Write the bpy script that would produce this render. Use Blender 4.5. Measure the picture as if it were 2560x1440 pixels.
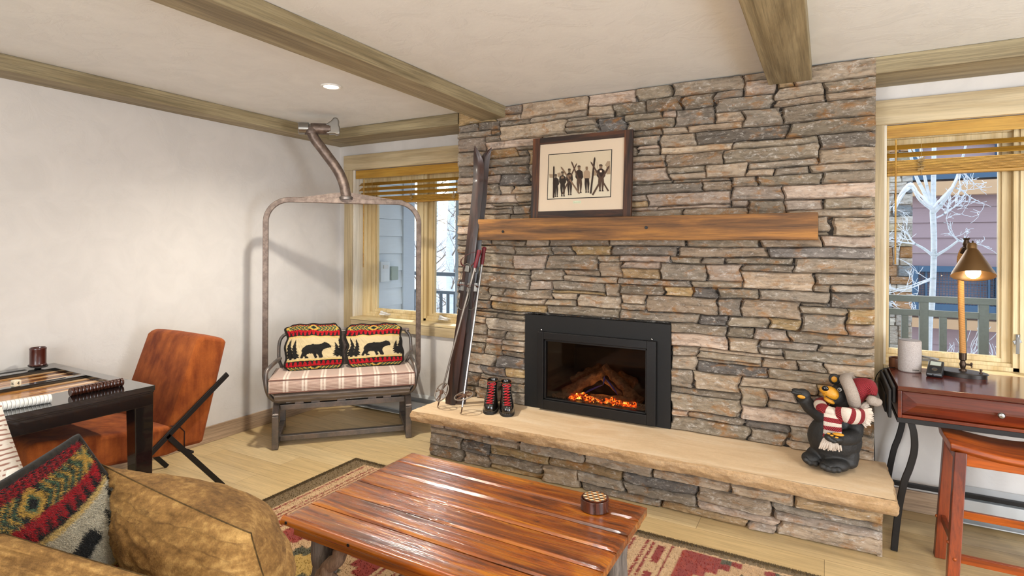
import bpy, bmesh, math, random
from math import sin, cos, pi, radians, atan2, sqrt
from mathutils import Vector, Matrix, noise
random.seed(7)
for o in list(bpy.data.objects): bpy.data.objects.remove(o)
scene = bpy.context.scene
COL = scene.collection

# ---------------------------------------------------------------- camera
F_PX, YAW, EYE, ROLL = 1409.0, math.atan(785/1409.0), 1.44, math.atan(17/3315.0)
FWD = Vector((-sin(YAW), cos(YAW), 0)); RGT = Vector((cos(YAW), sin(YAW), 0))
cam_d = bpy.data.cameras.new('camera'); cam = bpy.data.objects.new('camera', cam_d); COL.objects.link(cam)
cam_d.sensor_width = 36; cam_d.lens = 36*F_PX/2560; cam_d.shift_y = -(720-613)/2560; cam_d.shift_x = 0
cam_d.clip_start = 0.05; cam_d.clip_end = 200
rot = Matrix((RGT, Vector((0,0,1)), -FWD)).transposed() @ Matrix.Rotation(ROLL, 3, 'Z')
cam.matrix_world = Matrix.Translation((0,0,EYE)) @ rot.to_4x4()
scene.camera = cam

# ---------------------------------------------------------------- world, sun, large lights, exposure
w = bpy.data.worlds.new('world'); scene.world = w; w.use_nodes = True
nt = w.node_tree; nt.nodes.clear()
bg = nt.nodes.new('ShaderNodeBackground'); out = nt.nodes.new('ShaderNodeOutputWorld')
sky = nt.nodes.new('ShaderNodeTexSky'); sky.sky_type = 'NISHITA'; sky.sun_disc = False
sky.sun_elevation = radians(38); sky.sun_rotation = radians(-26); sky.air_density = 1.0; sky.dust_density = 2.0
mx = nt.nodes.new('ShaderNodeMixRGB'); mx.inputs[0].default_value = 0.55; mx.inputs[2].default_value = (3.6,3.9,4.4,1)
nt.links.new(sky.outputs[0], mx.inputs[1]); nt.links.new(mx.outputs[0], bg.inputs[0]); nt.links.new(bg.outputs[0], out.inputs[0])
bg.inputs[1].default_value = 0.58

def light(name, kind, loc, energy, color, **k):
    d = bpy.data.lights.new(name, kind); d.energy = energy; d.color = color
    for a, b in k.items():
        if a not in ('rot','aim'): setattr(d, a, b)
    o = bpy.data.objects.new(name, d); COL.objects.link(o); o.location = loc
    if 'aim' in k: o.rotation_euler = Vector(k['aim']).to_track_quat('-Z','Y').to_euler()
    return o
light('sun_light', 'SUN', (0,0,20), 4.6, (1,.95,.88), angle=radians(.6), aim=(.33,-.67,-.66))
# unseen area lights added behind and beside the camera to fill the room
light('fill_area_back', 'AREA', (-.55,-2.55,1.35), 195, (.86,.93,1.0), shape='RECTANGLE', size=2.7, size_y=2.1, aim=(.14,1,0))
light('fill_area_side', 'AREA', (3.15,1.3,.95), 185, (.80,.89,1.0), shape='RECTANGLE', size=2.4, size_y=1.4, aim=(-1,.85,-.10))
light('fill_area_narrow', 'AREA', (2.78,-2.55,1.2), 75, (.84,.92,1.0), shape='RECTANGLE', size=.7, size_y=2.0, aim=(-.35,1,-.05))
# bare point lights added out of view to lift the ceiling and floor
for x,y,e in ((-.9,-1.3,55),(2.5,.6,30)):
    light('fill_point','POINT',(x,y,1.75),e,(1,.98,.93),shadow_soft_size=.12)
scene.view_settings.view_transform = 'Standard'; scene.view_settings.look = 'None'
scene.view_settings.gamma = 1; scene.view_settings.use_curve_mapping = False
scene.view_settings.exposure = 0.0

# ---------------------------------------------------------------- helpers
def lin(c):
    if isinstance(c, str):
        c = [int(c[i:i+2],16)/255 for i in (0,2,4)]
    return tuple((x/12.92 if x <= .04045 else ((x+.055)/1.055)**2.4) for x in c[:3])
def ray(u, v):
    x = u-1280; y = v-613; c, s = cos(ROLL), sin(ROLL)
    return FWD + RGT*((c*x+s*y)/F_PX) - Vector((0,0,1))*((-s*x+c*y)/F_PX)
EYEP = Vector((0,0,EYE))
def at_plane(u, v, p, n):
    r = ray(u,v); return EYEP + r*((Vector(p)-EYEP).dot(Vector(n))/r.dot(Vector(n)))
def at_y(u,v,y): return at_plane(u,v,(0,y,0),(0,1,0))
def at_x(u,v,x): return at_plane(u,v,(x,0,0),(1,0,0))
def at_z(u,v,z): return at_plane(u,v,(0,0,z),(0,0,1))

class MB:
    def __init__(s): s.v=[]; s.f=[]; s.m=[]; s.c=[]; s.M=Matrix.Identity(4)
    def add(s, vs, fs, mi=0, col=None):
        n=len(s.v); c = col if col else (1,1,1)
        for i,p in enumerate(vs):
            s.v.append(tuple(s.M @ Vector(p))); s.c.append(c[i] if (col and not isinstance(c[0],(int,float))) else c)
        for f in fs: s.f.append(tuple(n+i for i in f)); s.m.append(mi)
    def hexa(s, p, mi=0, col=None):
        s.add(p, [(0,3,2,1),(4,5,6,7),(0,1,5,4),(1,2,6,5),(2,3,7,6),(3,0,4,7)], mi, col)
    def box(s, x0,x1,y0,y1,z0,z1, mi=0, col=None):
        s.hexa([(x0,y0,z0),(x1,y0,z0),(x1,y1,z0),(x0,y1,z0),(x0,y0,z1),(x1,y0,z1),(x1,y1,z1),(x0,y1,z1)], mi, col)
    def bar(s, a, b, w, h, up=(0,0,1), mi=0, col=None):
        a=Vector(a); b=Vector(b); d=(b-a).normalized(); r=d.cross(Vector(up))
        if r.length<1e-4: r=d.cross(Vector((1,0,0)))
        r.normalize(); u=r.cross(d).normalized(); r=r*w/2; u=u*h/2
        s.hexa([a-r-u,a+r-u,b+r-u,b-r-u,a-r+u,a+r+u,b+r+u,b-r+u], mi, col)
    def tube(s, pts, r, seg=10, closed=False, mi=0, caps=True, sect=None, up=None, col=None):
        pts=[Vector(p) for p in pts]; n=len(pts)
        rr = r if isinstance(r,(list,tuple)) else [r]*n
        T=[]
        for i in range(n):
            if closed: t=pts[(i+1)%n]-pts[i-1]
            else: t=pts[min(i+1,n-1)]-pts[max(i-1,0)]
            T.append(t.normalized() if t.length>1e-9 else Vector((0,0,1)))
        u0=Vector(up) if up else (Vector((0,0,1)) if abs(T[0].z)<.9 else Vector((1,0,0)))
        vs=[]; S = sect if sect else [(cos(2*pi*k/seg),sin(2*pi*k/seg)) for k in range(seg)]; seg=len(S)
        nrm=(u0-T[0]*u0.dot(T[0])).normalized()
        for i in range(n):
            if up: nrm=(Vector(up)-T[i]*Vector(up).dot(T[i])); 
            else: nrm=nrm-T[i]*nrm.dot(T[i])
            if nrm.length<1e-6: nrm=T[i].orthogonal()
            nrm.normalize(); b=T[i].cross(nrm)
            for (x,y) in S: vs.append(pts[i]+nrm*(x*rr[i])+b*(y*rr[i]))
        fs=[]
        for i in range(n if closed else n-1):
            j=(i+1)%n
            for k in range(seg):
                l=(k+1)%seg; fs.append((i*seg+k,j*seg+k,j*seg+l,i*seg+l)[::-1])
        if caps and not closed:
            fs.append(tuple(range(seg))[::-1][::-1]); fs.append(tuple((n-1)*seg+k for k in range(seg))[::-1])
        s.add(vs,fs,mi,col)
    def lathe(s, prof, seg=24, c=(0,0,0), mi=0, M=None, col=None, closed=False):
        vs=[]; c=Vector(c); n=len(prof)
        for (r,z) in prof:
            for k in range(seg):
                p=Vector((r*cos(2*pi*k/seg), r*sin(2*pi*k/seg), z))
                if M: p=M@p
                vs.append(c+p)
        fs=[]
        for i in range(n if closed else n-1):
            i2=(i+1)%n
            for k in range(seg):
                l=(k+1)%seg; fs.append((i*seg+k,i*seg+l,i2*seg+l,i2*seg+k))
        if not closed:
            if prof[0][0]>1e-5: fs.append(tuple(range(seg))[::-1])
            if prof[-1][0]>1e-5: fs.append(tuple((n-1)*seg+k for k in range(seg)))
        s.add(vs,fs,mi,col)
    def ell(s, c, r, M=None, seg=20, rings=12, mi=0, col=None):
        c=Vector(c); vs=[]; fs=[]
        for i in range(rings+1):
            a=pi*i/rings
            for k in range(seg):
                b=2*pi*k/seg; p=Vector((r[0]*sin(a)*cos(b), r[1]*sin(a)*sin(b), r[2]*cos(a)))
                if M: p=M@p
                vs.append(c+p)
        for i in range(rings):
            for k in range(seg):
                l=(k+1)%seg; fs.append((i*seg+k,(i+1)*seg+k,(i+1)*seg+l,i*seg+l))
        s.add(vs,fs,mi,col)
    def prism(s, poly, fa, fb, mi=0, col=None):      # fa/fb map 2-D point to the two faces
        n=len(poly); vs=[fa(*p) for p in poly]+[fb(*p) for p in poly]
        fs=[tuple(range(n))[::-1], tuple(range(n,2*n))]+[(i,(i+1)%n,n+(i+1)%n,n+i) for i in range(n)]
        s.add(vs,fs,mi,col)
    def grid(s, fn, nu, nv, colf=None, mi=0, flip=False):
        vs=[];cs=[]
        for j in range(nv+1):
            for i in range(nu+1):
                vs.append(fn(i/nu,j/nv)); cs.append(colf(i/nu,j/nv) if colf else (1,1,1))
        fs=[]
        for j in range(nv):
            for i in range(nu):
                a=j*(nu+1)+i; f=(a,a+1,a+nu+2,a+nu+1); fs.append(f[::-1] if flip else f)
        s.add(vs,fs,mi,cs)
    def build(s, name, mats, parent=None, smooth=35, bevel=0, seg=2, merge=False, subd=0, colour=False, recalc=False):
        me=bpy.data.meshes.new(name); me.from_pydata(s.v,[],s.f); me.validate(clean_customdata=False) if False else None
        if not isinstance(mats,(list,tuple)): mats=[mats]
        for m in mats: me.materials.append(m)
        if len(mats)>1: me.polygons.foreach_set('material_index', s.m)
        if colour:
            a=me.color_attributes.new('Col','FLOAT_COLOR','POINT'); buf=[]
            for c in s.c: buf.extend((c[0],c[1],c[2],1.0))
            a.data.foreach_set('color', buf)
        if recalc or merge:
            b=bmesh.new(); b.from_mesh(me)
            if merge: bmesh.ops.remove_doubles(b, verts=b.verts, dist=1e-5)
            bmesh.ops.recalc_face_normals(b, faces=b.faces); b.to_mesh(me); b.free()
        if smooth:
            me.polygons.foreach_set('use_smooth',[True]*len(me.polygons))
            if smooth<180: me.set_sharp_from_angle(angle=radians(smooth))
        me.update()
        o=bpy.data.objects.new(name, me); COL.objects.link(o)
        if parent: o.parent=parent
        if bevel:
            b=o.modifiers.new('bevel','BEVEL'); b.width=bevel; b.segments=seg; b.limit_method='ANGLE'; b.angle_limit=radians(40)
            b.harden_normals=False
        if subd:
            b=o.modifiers.new('sub','SUBSURF'); b.levels=subd; b.render_levels=subd
        return o
def tag(o, label, cat, group=None, kind=None):
    o['label']=label; o['category']=cat
    if group: o['group']=group
    if kind: o['kind']=kind
    return o
def thing(name, label, cat, loc=(0,0,0), rz=0, group=None):
    o=bpy.data.objects.new(name,None); COL.objects.link(o); o.empty_display_size=.05
    o.location=loc; o.rotation_euler=(0,0,rz); return tag(o,label,cat,group)
def structure(o, label=None, cat=None):
    o['kind']='structure'
    if label: o['label']=label
    if cat: o['category']=cat
    return o
def kids(o): return [c for c in bpy.data.objects if c.parent==o]
def dup(root, loc, rz, label):
    r=root.copy(); COL.objects.link(r); r.location=loc; r.rotation_euler=(0,0,rz) if isinstance(rz,(int,float)) else rz
    r['label']=label
    for ch in kids(root):
        c=ch.copy(); COL.objects.link(c); c.parent=r
        for g in kids(ch):
            d=g.copy(); COL.objects.link(d); d.parent=c
    return r
def arc(c, r, a0, a1, n, ax=0):
    res=[]
    for i in range(n+1):
        a=a0+(a1-a0)*i/n; res.append((c[0]+r*cos(a), c[1]+r*sin(a)))
    return res
def smoothpath(pts, n=6):
    P=[Vector(p) for p in pts]; res=[]
    for i in range(len(P)-1):
        p0=P[max(i-1,0)];p1=P[i];p2=P[i+1];p3=P[min(i+2,len(P)-1)]
        for k in range(n):
            t=k/n; res.append(.5*((2*p1)+(p2-p0)*t+(2*p0-5*p1+4*p2-p3)*t*t+(3*p1-p0-3*p2+p3)*t**3))
    res.append(P[-1]); return res

# ---------------------------------------------------------------- materials
class NT:
    def __init__(s, name):
        s.mat=bpy.data.materials.new(name); s.mat.use_nodes=True; s.t=s.mat.node_tree; s.t.nodes.clear()
        s.out=s.t.nodes.new('ShaderNodeOutputMaterial'); s.b=s.t.nodes.new('ShaderNodeBsdfPrincipled')
        s.t.links.new(s.b.outputs[0], s.out.inputs[0]); s._tc=None
    def n(s, typ, **k):
        o=s.t.nodes.new('ShaderNode'+typ)
        for a,b in k.items():
            if a=='i':
                for kk,vv in b.items():
                    if isinstance(vv, bpy.types.NodeSocket): s.t.links.new(vv,o.inputs[kk])
                    else: o.inputs[kk].default_value=vv
            else: setattr(o,a,b)
        return o
    def l(s,a,b): s.t.links.new(a,b)
    def co(s, scale=(1,1,1), rot=(0,0,0), loc=(0,0,0)):
        if not s._tc: s._tc=s.t.nodes.new('ShaderNodeTexCoord')
        m=s.n('Mapping'); m.inputs['Scale'].default_value=scale; m.inputs['Rotation'].default_value=rot; m.inputs['Location'].default_value=loc
        s.l(s._tc.outputs['Object'], m.inputs['Vector']); return m.outputs[0]
    def noise(s, vec, scale, detail=4, rough=.55, dist=0):
        o=s.n('TexNoise'); s.l(vec,o.inputs['Vector']); o.inputs['Scale'].default_value=scale; o.inputs['Detail'].default_value=detail
        o.inputs['Roughness'].default_value=rough; o.inputs['Distortion'].default_value=dist; return o.outputs['Fac']
    def ramp(s, fac, stops, interp='LINEAR'):
        o=s.n('ValToRGB'); s.l(fac,o.inputs[0]); cr=o.color_ramp; cr.interpolation=interp
        while len(cr.elements)<len(stops): cr.elements.new(.5)
        for e,(p,c) in zip(cr.elements,stops):
            e.position=p; e.color=(*lin(c),1) if isinstance(c,str) else ((c,c,c,1) if isinstance(c,(int,float)) else (*c,1))
        return o.outputs[0]
    def mix(s, a, b, fac=.5, mode='MIX'):
        o=s.n('MixRGB', blend_type=mode)
        for i,x in ((1,a),(2,b),(0,fac)):
            if isinstance(x,bpy.types.NodeSocket): s.l(x,o.inputs[i])
            elif i==0: o.inputs[0].default_value=x
            else: o.inputs[i].default_value=(*lin(x),1) if isinstance(x,str) else (*x,1)
        return o.outputs[0]
    def bump(s, h, strength=.3, dist=.01, nrm=None):
        o=s.n('Bump'); s.l(h,o.inputs['Height']); o.inputs['Strength'].default_value=strength; o.inputs['Distance'].default_value=dist
        if nrm: s.l(nrm,o.inputs['Normal'])
        s.l(o.outputs[0], s.b.inputs['Normal']); return o.outputs[0]
    def set(s, **k):
        names=dict(color='Base Color',rough='Roughness',metal='Metallic',coat='Coat Weight',coatr='Coat Roughness',spec='Specular IOR Level',sheen='Sheen Weight',emit='Emission Color',estr='Emission Strength',trans='Transmission Weight',ior='IOR',sss='Subsurface Weight')
        for a,b in k.items():
            i=s.b.inputs[names[a]]
            if isinstance(b,bpy.types.NodeSocket): s.l(b,i)
            elif isinstance(b,str): i.default_value=(*lin(b),1)
            elif isinstance(b,tuple): i.default_value=(*b,1)
            else: i.default_value=b
        return s
def plain(name, c, rough=.5, metal=0, bump=0, bs=60, **k):
    t=NT(name); t.set(rough=rough, metal=metal, **k)
    v=t.noise(t.co(), bs, 4); c2=tuple(x*.82 for x in lin(c))
    t.set(color=t.mix(c2, lin(c), t.ramp(v,[(.3,0.),(.7,1.)])))
    if bump: t.bump(v,bump,.005)
    return t.mat
def wood(name, dark, light_, axis=0, rough=.5, scale=1, bump=.15, knots=0, knotc='3a2410', coat=0, mid=None, spec=.5, grain=1):
    t=NT(name); sc=[9*scale]*3; sc[axis]=.7*scale; v=t.co(tuple(sc))
    n1=t.noise(v,1.6,6,.6,.6); sc2=[95*scale]*3; sc2[axis]=2.0*scale; n2=t.noise(t.co(tuple(sc2)),1.3,8,.75,.3)
    stops=[(.36,dark),(.64,light_)] if not mid else [(.34,dark),(.5,mid),(.66,light_)]
    c=t.ramp(n1,stops); g=t.ramp(n2,[(.40,.52),(.56,1.)]); c=t.mix(c,g,.75*grain,'MULTIPLY')
    big=t.ramp(t.noise(t.co((1.2,1.2,1.2)),1.5,2),[(.3,.78),(.7,1.)]); c=t.mix(c,big,.7,'MULTIPLY')
    if knots:
        sk=[3.2*knots]*3; sk[axis]=1.6*knots
        vo=t.n('TexVoronoi'); t.l(t.co(tuple(sk)),vo.inputs['Vector']); vo.inputs['Scale'].default_value=1.0
        k=t.ramp(vo.outputs['Distance'],[(.05,1.),(.11,0.)]); c=t.mix(c,knotc,k)
    t.set(color=c, rough=rough, coat=coat, coatr=.12, spec=spec)
    if bump: t.bump(n2,bump,.004)
    return t.mat
def fabric(name, c1, c2, rough=.9, scale=40, bump=.3, weave=900, sheen=.3, streak=None, mid=None):
    t=NT(name); v=t.co(); n1=t.noise(v,scale,5,.65)
    if streak: n1=t.mix(n1, t.noise(t.co(streak),1,4,.6), .55)
    c=t.ramp(n1,[(.38,c1),(.62,c2)] if not mid else [(.37,c1),(.5,mid),(.63,c2)]); n2=t.noise(v,weave,2,.6)
    c=t.mix(c,t.ramp(n2,[(.3,.72),(.7,1.)]),.8,'MULTIPLY'); t.set(color=c,rough=rough,sheen=sheen,spec=.2); t.bump(n2,bump,.002); return t.mat
def painted(name, rough=.9, bump=.4, bs=700, tint=.25, sheen=0, spec=.3):     # pattern comes with the mesh
    t=NT(name); a=t.n('VertexColor',layer_name='Col'); n2=t.noise(t.co(),bs,3,.6)
    c=t.mix(a.outputs[0],t.ramp(n2,[(.3,1-tint*2),(.7,1.)]),1,'MULTIPLY'); t.set(color=c,rough=rough,sheen=sheen,spec=spec)
    if bump: t.bump(n2,bump,.003)
    return t.mat
M={}
def mat_init():
    t=NT('stone'); a=t.n('VertexColor',layer_name='Col')
    n1=t.noise(t.co((3,3,26)),1.6,8,.7,.5); n2=t.noise(t.co((1,1,2.2)),20,9,.72,.6); n3=t.noise(t.co((1,1,2)),9,5,.65,.6)
    c=t.mix(a.outputs[0],t.ramp(n1,[(.36,.50),(.47,.9),(.56,1.)]),.8,'MULTIPLY')
    c=t.mix(c,t.ramp(n2,[(.36,.50),(.50,.92),(.58,1.)]),.8,'MULTIPLY')
    c=t.mix(c,'9a6422',t.ramp(n3,[(.54,0.),(.66,.55)])); n4=t.noise(t.co((1,1,2)),26,9,.8,.4); c=t.mix(c,'d8d0c6',t.ramp(n4,[(.53,0.),(.66,.65)]))
    t.set(color=c,rough=.82,spec=.3); h=t.mix(t.mix(n2,n1,.5),n3,.3); t.bump(h,1.0,.018); M['stone']=t.mat
    t=NT('slab_stone'); n1=t.noise(t.co((1.2,5,9)),1.4,6,.6,1.2); n2=t.noise(t.co(),55,6,.7)
    c=t.ramp(n1,[(.25,'cbaa84'),(.5,'dabd98'),(.78,'e6d2b6')]); c=t.mix(c,t.ramp(n2,[(.3,.86),(.7,1.)]),.7,'MULTIPLY')
    t.set(color=c,rough=.62,spec=.35); t.bump(n2,.3,.004); M['slab']=t.mat
    t=NT('slab_rough_edge'); n1=t.noise(t.co((3,3,20)),1.6,8,.75,1); n2=t.noise(t.co(),60,8,.75)
    c=t.ramp(n1,[(.25,'a5804f'),(.5,'c6a074'),(.78,'d9bb96')]); c=t.mix(c,t.ramp(n2,[(.3,.6),(.65,1.)]),.8,'MULTIPLY')
    t.set(color=c,rough=.85); t.bump(n2,.9,.012); M['slabedge']=t.mat
    for nm,c,b in (('wall_plaster','d0cac4',.10),('ceiling_plaster','e4e3df',.12)):
        t=NT(nm); n1=t.noise(t.co(),5,6,.6,.8); n2=t.noise(t.co(),38,4,.6)
        t.set(color=t.mix(c,tuple(x*.93 for x in lin(c)),t.ramp(n1,[(.35,0.),(.65,1.)])),rough=.78,spec=.25)
        t.bump(t.mix(t.ramp(n1,[(.52,0.),(.58,1.)]),n2,.5),b,.012); M[nm]=t.mat
    t=NT('oak_floor'); br=t.n('TexBrick'); t.l(t.co(),br.inputs['Vector'])
    br.offset=.37; br.squash=1; 
    for k,v in {'Scale':1,'Brick Width':1.55,'Row Height':.165,'Mortar Size':.0012,'Mortar Smooth':.1,'Bias':0}.items(): br.inputs[k].default_value=v
    br.inputs['Color1'].default_value=(*lin('c8aa78'),1); br.inputs['Color2'].default_value=(*lin('d6bc8e'),1); br.inputs['Mortar'].default_value=(*lin('8a7350'),1)
    n1=t.noise(t.co((1.1,14,1)),1.6,6,.65,.9); n2=t.noise(t.co((2.2,90,1)),1.4,5,.7)
    c=t.mix(br.outputs[0],t.ramp(n1,[(.36,.78),(.6,1.)]),.9,'MULTIPLY'); c=t.mix(c,t.ramp(n2,[(.4,.82),(.58,1.)]),.8,'MULTIPLY')
    t.set(color=c,rough=.34,spec=.4); t.bump(n2,.08,.002); M['floor']=t.mat
    M['beam']=wood('beam_wood','887858','b2a27e',0,.55,.8,.2,.55,'54492e'); M['beam_y']=wood('beam_wood_y','887858','b2a27e',1,.55,.8,.2,.55,'54492e')
    M['trim']=wood('trim_wood','b39c74','cfbb96',0,.5,.8,.08,.5,'5c4a30',grain=.6); M['trim_z']=wood('trim_wood_z','b39c74','cfbb96',2,.5,.8,.08,.5,'5c4a30',grain=.6)
    M['pine']=wood('pine_window','ccb07c','e4cfa2',2,.42,.8,.05,0,grain=.5); M['pine_x']=wood('pine_window_x','ccb07c','e4cfa2',0,.42,.8,.05,0,grain=.5)
    M['jamb']=wood('pale_jamb','d6c9b0','ece2d0',2,.45,.8,.05,.45,'7a6a50',grain=.5)
    M['blind']=wood('blind_wood','a8761f','c99a3c',0,.42,1.5,.05,0,grain=.7)
    M['base']=wood('baseboard_wood','a08468','c0a488',1,.5,1,.06,0); M['base_x']=wood('baseboard_wood_x','a08468','c0a488',0,.5,1,.06,0)
    M['mantel']=wood('mantel_wood','4a2e12','aa7230',0,.6,1.3,.45,.42,'241408',mid='805426')
    M['pineboard']=wood('table_wood','74300a','b8641a',0,.16,1.2,.30,.62,'3a1606',coat=.55,mid='9c4c10')
    M['pineboard2']=wood('table_wood_edge','7c3808','ba6a18',0,.2,1.2,.2,0,coat=.6,mid='a45210')
    M['bark']=wood('log_bark','5a5046','a2968a',2,.85,1.5,.9,.8,'2c241e',grain=1)
    M['bark2']=wood('peeled_branch','7a5a40','a88a70',2,.7,1.5,.5,0)
    M['mahog']=wood('mahogany','48160a','8c3a0e',0,.28,1,.08,0,coat=.25,mid='6c2408')
    M['mahog_top']=wood('mahogany_top','4c1810','702a1c',0,.16,1,.05,0,coat=.7)
    M['cherry']=wood('cherry_stool','7c3004','c25c08',0,.3,1,.08,0,coat=.2); M['cherry_z']=wood('cherry_stool_z','5a1e04','8c3806',2,.34,1,.08,0,coat=.12)
    M['frame']=wood('barnwood_frame','180d07','6a3a1a',0,.6,1.6,.5,.5,'120804',mid='3a2010'); M['frame_z']=wood('barnwood_frame_z','1c0f08','7a441e',2,.6,1.6,.5,.5,'120804',mid='482814')
    M['ski']=wood('ski_wood','150c09','48281c',2,.42,1.5,.2,0,coat=.12); M['skiedge']=wood('ski_base_wood','3a2010','9a6234',2,.45,2,.2,0)
    M['lacquer']=plain('black_lacquer','07080a',.18,0,coat=.6); M['lacqtop']=plain('black_lacquer_top','141516',.12,0,coat=.8)
    M['black']=plain('black_metal','191615',.5,.3); M['insert']=plain('matte_black_steel','0d0b0a',.62,.2); M['insert2']=plain('black_steel_door','121010',.45,.3)
    M['steel']=NT('brushed_steel').set(color='8c8a87',metal=1.,rough=.33).mat
    t=NT('worn_steel'); n=t.noise(t.co(),14,6,.7); n2=t.noise(t.co((2,2,30)),3,5,.7)
    t.set(color=t.mix('6e6a67','877a72',t.ramp(n,[(.4,0.),(.65,1.)])),metal=.85,rough=t.ramp(n2,[(.3,.34),(.7,.55)])); t.bump(n,.25,.004); M['lift']=t.mat
    t=NT('pinkish_worn_steel'); n=t.noise(t.co(),22,6,.7); t.set(color=t.mix('62544c','857469',t.ramp(n,[(.4,0.),(.65,1.)])),metal=.7,rough=.45); t.bump(n,.3,.004); M['lift2']=t.mat
    M['pewter']=NT('cast_pewter').set(color='9c9a96',metal=1.,rough=.28).mat
    t=NT('seat_slats'); n=t.noise(t.co((3,50,50),rot=(0,0,0)),1.5,5,.7); t.set(color=t.ramp(n,[(.3,'4a403a'),(.7,'8a7c70')]),rough=.4,metal=.3); t.bump(n,.3,.003); M['slat']=t.mat
    M['rust']=fabric('rust_chenille','6c2c0c','aa5a22',.85,8,.5,420,.05,(14,14,2.0),mid='8c4418')
    M['tan']=fabric('tan_chenille','684a26','b08a52',.95,60,.9,260,.02,(5,5,30),mid='8a6638')
    M['dfab']=fabric('dark_piping','17130f','2a231c',.9,60,.3,700,.1)
    M['paint']=painted('woven_pattern'); M['fleece']=painted('fleece_pattern',.95,.9,420,.3,.2); M['print']=painted('sepia_print',.5,0,300,.04,0,.3)
    M['carved']=painted('painted_resin',.5,.35,160,.14,0,.4)
    M['mat']=NT('mat_board').set(color='e0c2a8',rough=.8).mat
    M['white']=NT('white_enamel').set(color='e4e2de',rough=.4).mat; M['heater']=NT('heater_enamel').set(color='c6c8c8',rough=.35,metal=.2).mat
    M['fin']=plain('heater_fins','4a4642',.5,.5)
    t=NT('clear_glass'); t.t.nodes.remove(t.b); tr=t.n('BsdfTransparent'); gl=t.n('BsdfGlossy'); gl.inputs['Roughness'].default_value=.02
    fr=t.n('Fresnel'); fr.inputs[0].default_value=1.35; ge=t.n('NewGeometry'); fx=t.n('Math',operation='SUBTRACT'); fx.inputs[0].default_value=1; t.l(ge.outputs['Backfacing'],fx.inputs[1]); fm=t.n('Math',operation='MULTIPLY'); t.l(fr.outputs[0],fm.inputs[0]); t.l(fx.outputs[0],fm.inputs[1]); m=t.n('MixShader'); t.l(fm.outputs[0],m.inputs[0]); t.l(tr.outputs[0],m.inputs[1]); t.l(gl.outputs[0],m.inputs[2]); t.l(m.outputs[0],t.out.inputs[0])
    tr.inputs[0].default_value=(.96,.98,.98,1); M['glass']=t.mat
    t=NT('smoked_glass'); t.t.nodes.remove(t.b); tr=t.n('BsdfTransparent'); tr.inputs[0].default_value=(.62,.58,.55,1); gl=t.n('BsdfGlossy'); gl.inputs['Roughness'].default_value=.03
    fr=t.n('Fresnel'); fr.inputs[0].default_value=1.4; ge=t.n('NewGeometry'); fx=t.n('Math',operation='SUBTRACT'); fx.inputs[0].default_value=1; t.l(ge.outputs['Backfacing'],fx.inputs[1]); fm=t.n('Math',operation='MULTIPLY'); t.l(fr.outputs[0],fm.inputs[0]); t.l(fx.outputs[0],fm.inputs[1]); m=t.n('MixShader'); t.l(fm.outputs[0],m.inputs[0]); t.l(tr.outputs[0],m.inputs[1]); t.l(gl.outputs[0],m.inputs[2]); t.l(m.outputs[0],t.out.inputs[0]); M['smoke']=t.mat
mat_init()
# ================================================================ room shell
H=2.42; XL=-3.91; YB=3.76; XR=3.2; YF=-2.6; T=.22
m=MB(); m.box(XL-.2,XR+.2,YF-.2,YB+T,-.12,0); structure(m.build('floor',M['floor'],smooth=0))
m=MB(); m.box(XL-.2,XR+.2,YF-.2,YB+T,H,H+.15); structure(m.build('ceiling',M['ceiling_plaster'],smooth=0))
m=MB(); m.box(XL-.2,XL,YF-.2,YB+T,0,H); structure(m.build('wall_left',M['wall_plaster'],smooth=0))
def wall_y(name, x0,x1,y0,y1,z0,z1,holes):
    m=MB(); xs=x0
    for (a,b,c,d) in sorted(holes):
        m.box(xs,a,y0,y1,z0,z1); m.box(a,b,y0,y1,z0,c); m.box(a,b,y0,y1,d,z1); xs=b
    m.box(xs,x1,y0,y1,z0,z1); return m
W1=(-3.745,-2.42,.775,2.11); W2=(.28,1.75,.775,2.12)
structure(wall_y('wall_back',XL,XR,YB,YB+T,0,H,[W1,W2]).build('wall_back',M['wall_plaster'],smooth=0))
structure(wall_y('wall_front',XL,XR,YF-.2,YF,0,H,[]).build('wall_front',M['wall_plaster'],smooth=0))
m=MB(); m.box(XR,XR+.2,YF-.2,YB+T,0,H); structure(m.build('wall_right',M['wall_plaster'],smooth=0))
# ceiling beams
def trim(n,m,mt,label,bev=.004): o=m.build('trim_%d'%n,mt,smooth=0,bevel=bev); structure(o,label,'ceiling beam'); return o
m=MB(); m.box(XL+.001,-3.725,YF+.001,YB-.001,2.332,H-.001); trim(1,m,M['beam_y'],'stained wooden beam along the ceiling above the left wall')
m=MB(); m.box(-3.724,-2.385,3.445,YB-.001,2.333,H-.001); trim(2,m,M['beam'],'stained wooden beam above the window left of the chimney')
m=MB(); m.box(-2.18,-1.975,YF+.001,3.449,2.334,H-.001); trim(3,m,M['beam_y'],'long ceiling beam running to the left end of the stone chimney')
m=MB(); m.box(-.283,-.07,YF+.001,3.425,2.334,H-.001); trim(4,m,M['beam_y'],'ceiling beam running to the right part of the stone chimney')
m=MB(); m.box(.18,XR-.001,3.445,YB-.001,2.333,H-.001); trim(5,m,M['beam'],'stained wooden beam above the window right of the chimney')
# baseboards
m=MB(); m.box(XL+.0005,XL+.016,-2.5,YB-.001,0.0005,.115); structure(m.build('baseboard_left',M['base'],smooth=0,bevel=.002))
m=MB(); m.box(.26,.6,YB-.016,YB-.0005,0.0005,.115); structure(m.build('baseboard_back',M['base_x'],smooth=0,bevel=.002))

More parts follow.
